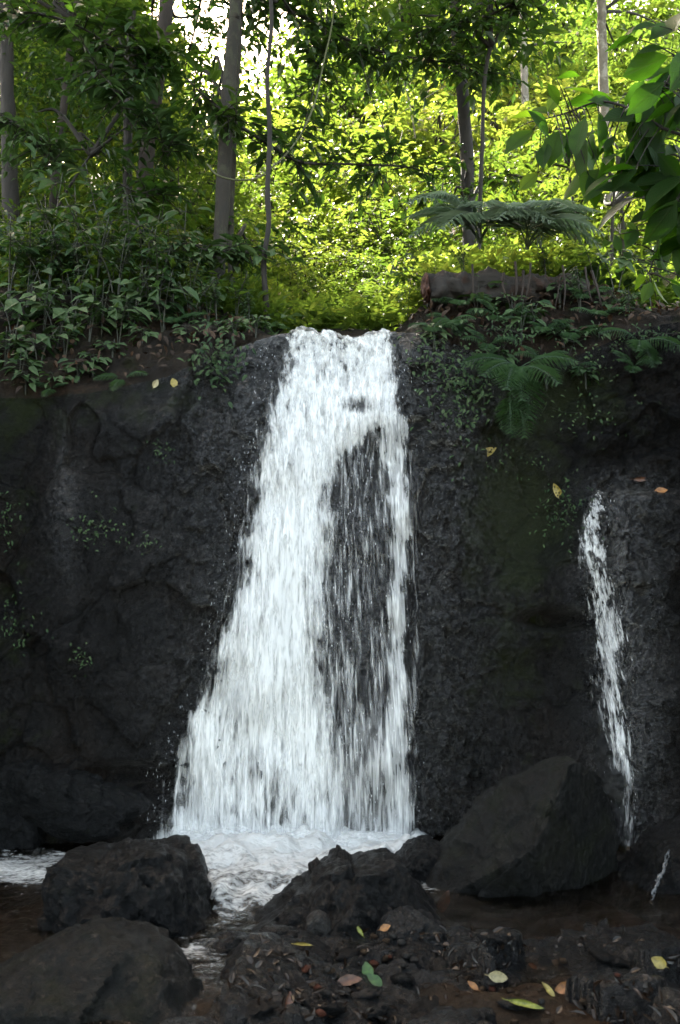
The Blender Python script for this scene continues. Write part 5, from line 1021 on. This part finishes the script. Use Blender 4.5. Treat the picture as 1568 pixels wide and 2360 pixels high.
LD = [(1600 - 150 * rgd.random() ** 1.4, 150 + 430 * rgd.random(), rgd.normal(235, 28), rgd.uniform(80, 150), rgd.uniform(0, .25)) for _ in range(34)]
near_branch('near shaded twig with crowded dark leaves along the right edge', [(1650, 60), (1610, 180), (1580, 300), (1560, 420), (1570, 540)], [-2.35, -2.25, -2.2, -2.15, -2.1], LD, 64)
# litter on the banks
def litter():
    rng = np.random.default_rng(77); n = 900; mb = MB()
    x = rng.uniform(-3.2, 3.2, n); t = rng.random(n); x = x[(x < -.6) | (x > .55)]; n = len(x); t = rng.random(n)
    z0, z1 = lip_z(x), crest_z(x); y0 = wall_y(x, z0); Y = y0 + (YC - y0) * t; Z = z0 + (z1 - z0) * t ** .8
    leaves(mb, np.stack([x, Y - .05, Z + .05], -1), rvec(rng, n), np.array([0, -.6, .8]) + .4 * rvec(rng, n), .07 * rng.uniform(.5, 1.3, n), .035 * rng.uniform(.5, 1.3, n), rng.uniform(0, 1, n), T1, F1)
    o = mb.obj('leaf_litter', leaf_mat('dead_leaf', [(0, (.02, .012, .008)), (.7, (.06, .035, .02)), (1, (.16, .07, .03))], [(0, (.01, .005, .003)), (1, (.05, .02, .01))], .2, .6, .3), None, False)
    tag(o, None, None, kind='stuff')
def ground_cover():
    rng = np.random.default_rng(78); n = 5200; Y = YC + .1 + 13 * rng.random(n) ** 1.5; x = rng.uniform(-1, 1, n) * (Y + 6.3) * .40
    P = np.stack([x, Y, ground_z(x, Y) + .02], -1); mb = MB()
    sprays(mb, rng, P, np.array([0, -.15, 1.]) + .6 * rvec(rng, n), .11, 7, .35, tint=np.clip(.45 + .5 * vnoise(P * 1.1, 4), 0, 1))
    tag(mb.obj('undergrowth', M['leaf_bright'], None, False), None, None, kind='stuff')
ground_cover()
def debris():
    rng = np.random.default_rng(79); P = []
    for px, py in zip(rng.uniform(480, 1568, 620), rng.uniform(2150, 2359, 620)):
        if vnoise(np.array([px / 130., py / 60., 2.]), 8) < .12: continue
        h = ground_hit(px, py)
        if h is not None and h[0][2] > .005 and h[0][1] < -1.7: P.append(np.concatenate([h[0] + h[1] * .004, h[1]]))
    P = np.array(P); n = len(P); mb = MB()
    leaves(mb, P[:, :3], rvec(rng, n), P[:, 3:] + .35 * rvec(rng, n), .035 * rng.uniform(.4, 1.6, n), .014 * rng.uniform(.5, 1.5, n), rng.uniform(0, 1, n), T1, F1)
    tag(mb.obj('leaf_debris', leaf_mat('wet_dead_leaf', [(0, (.006, .004, .0025)), (.75, (.02, .011, .006)), (1, (.085, .038, .014))], [(0, (.01, .005, .003)), (1, (.03, .012, .005))], .15, .35, .5), None, False), None, None, kind='stuff')
dg = None; debris()
litter()
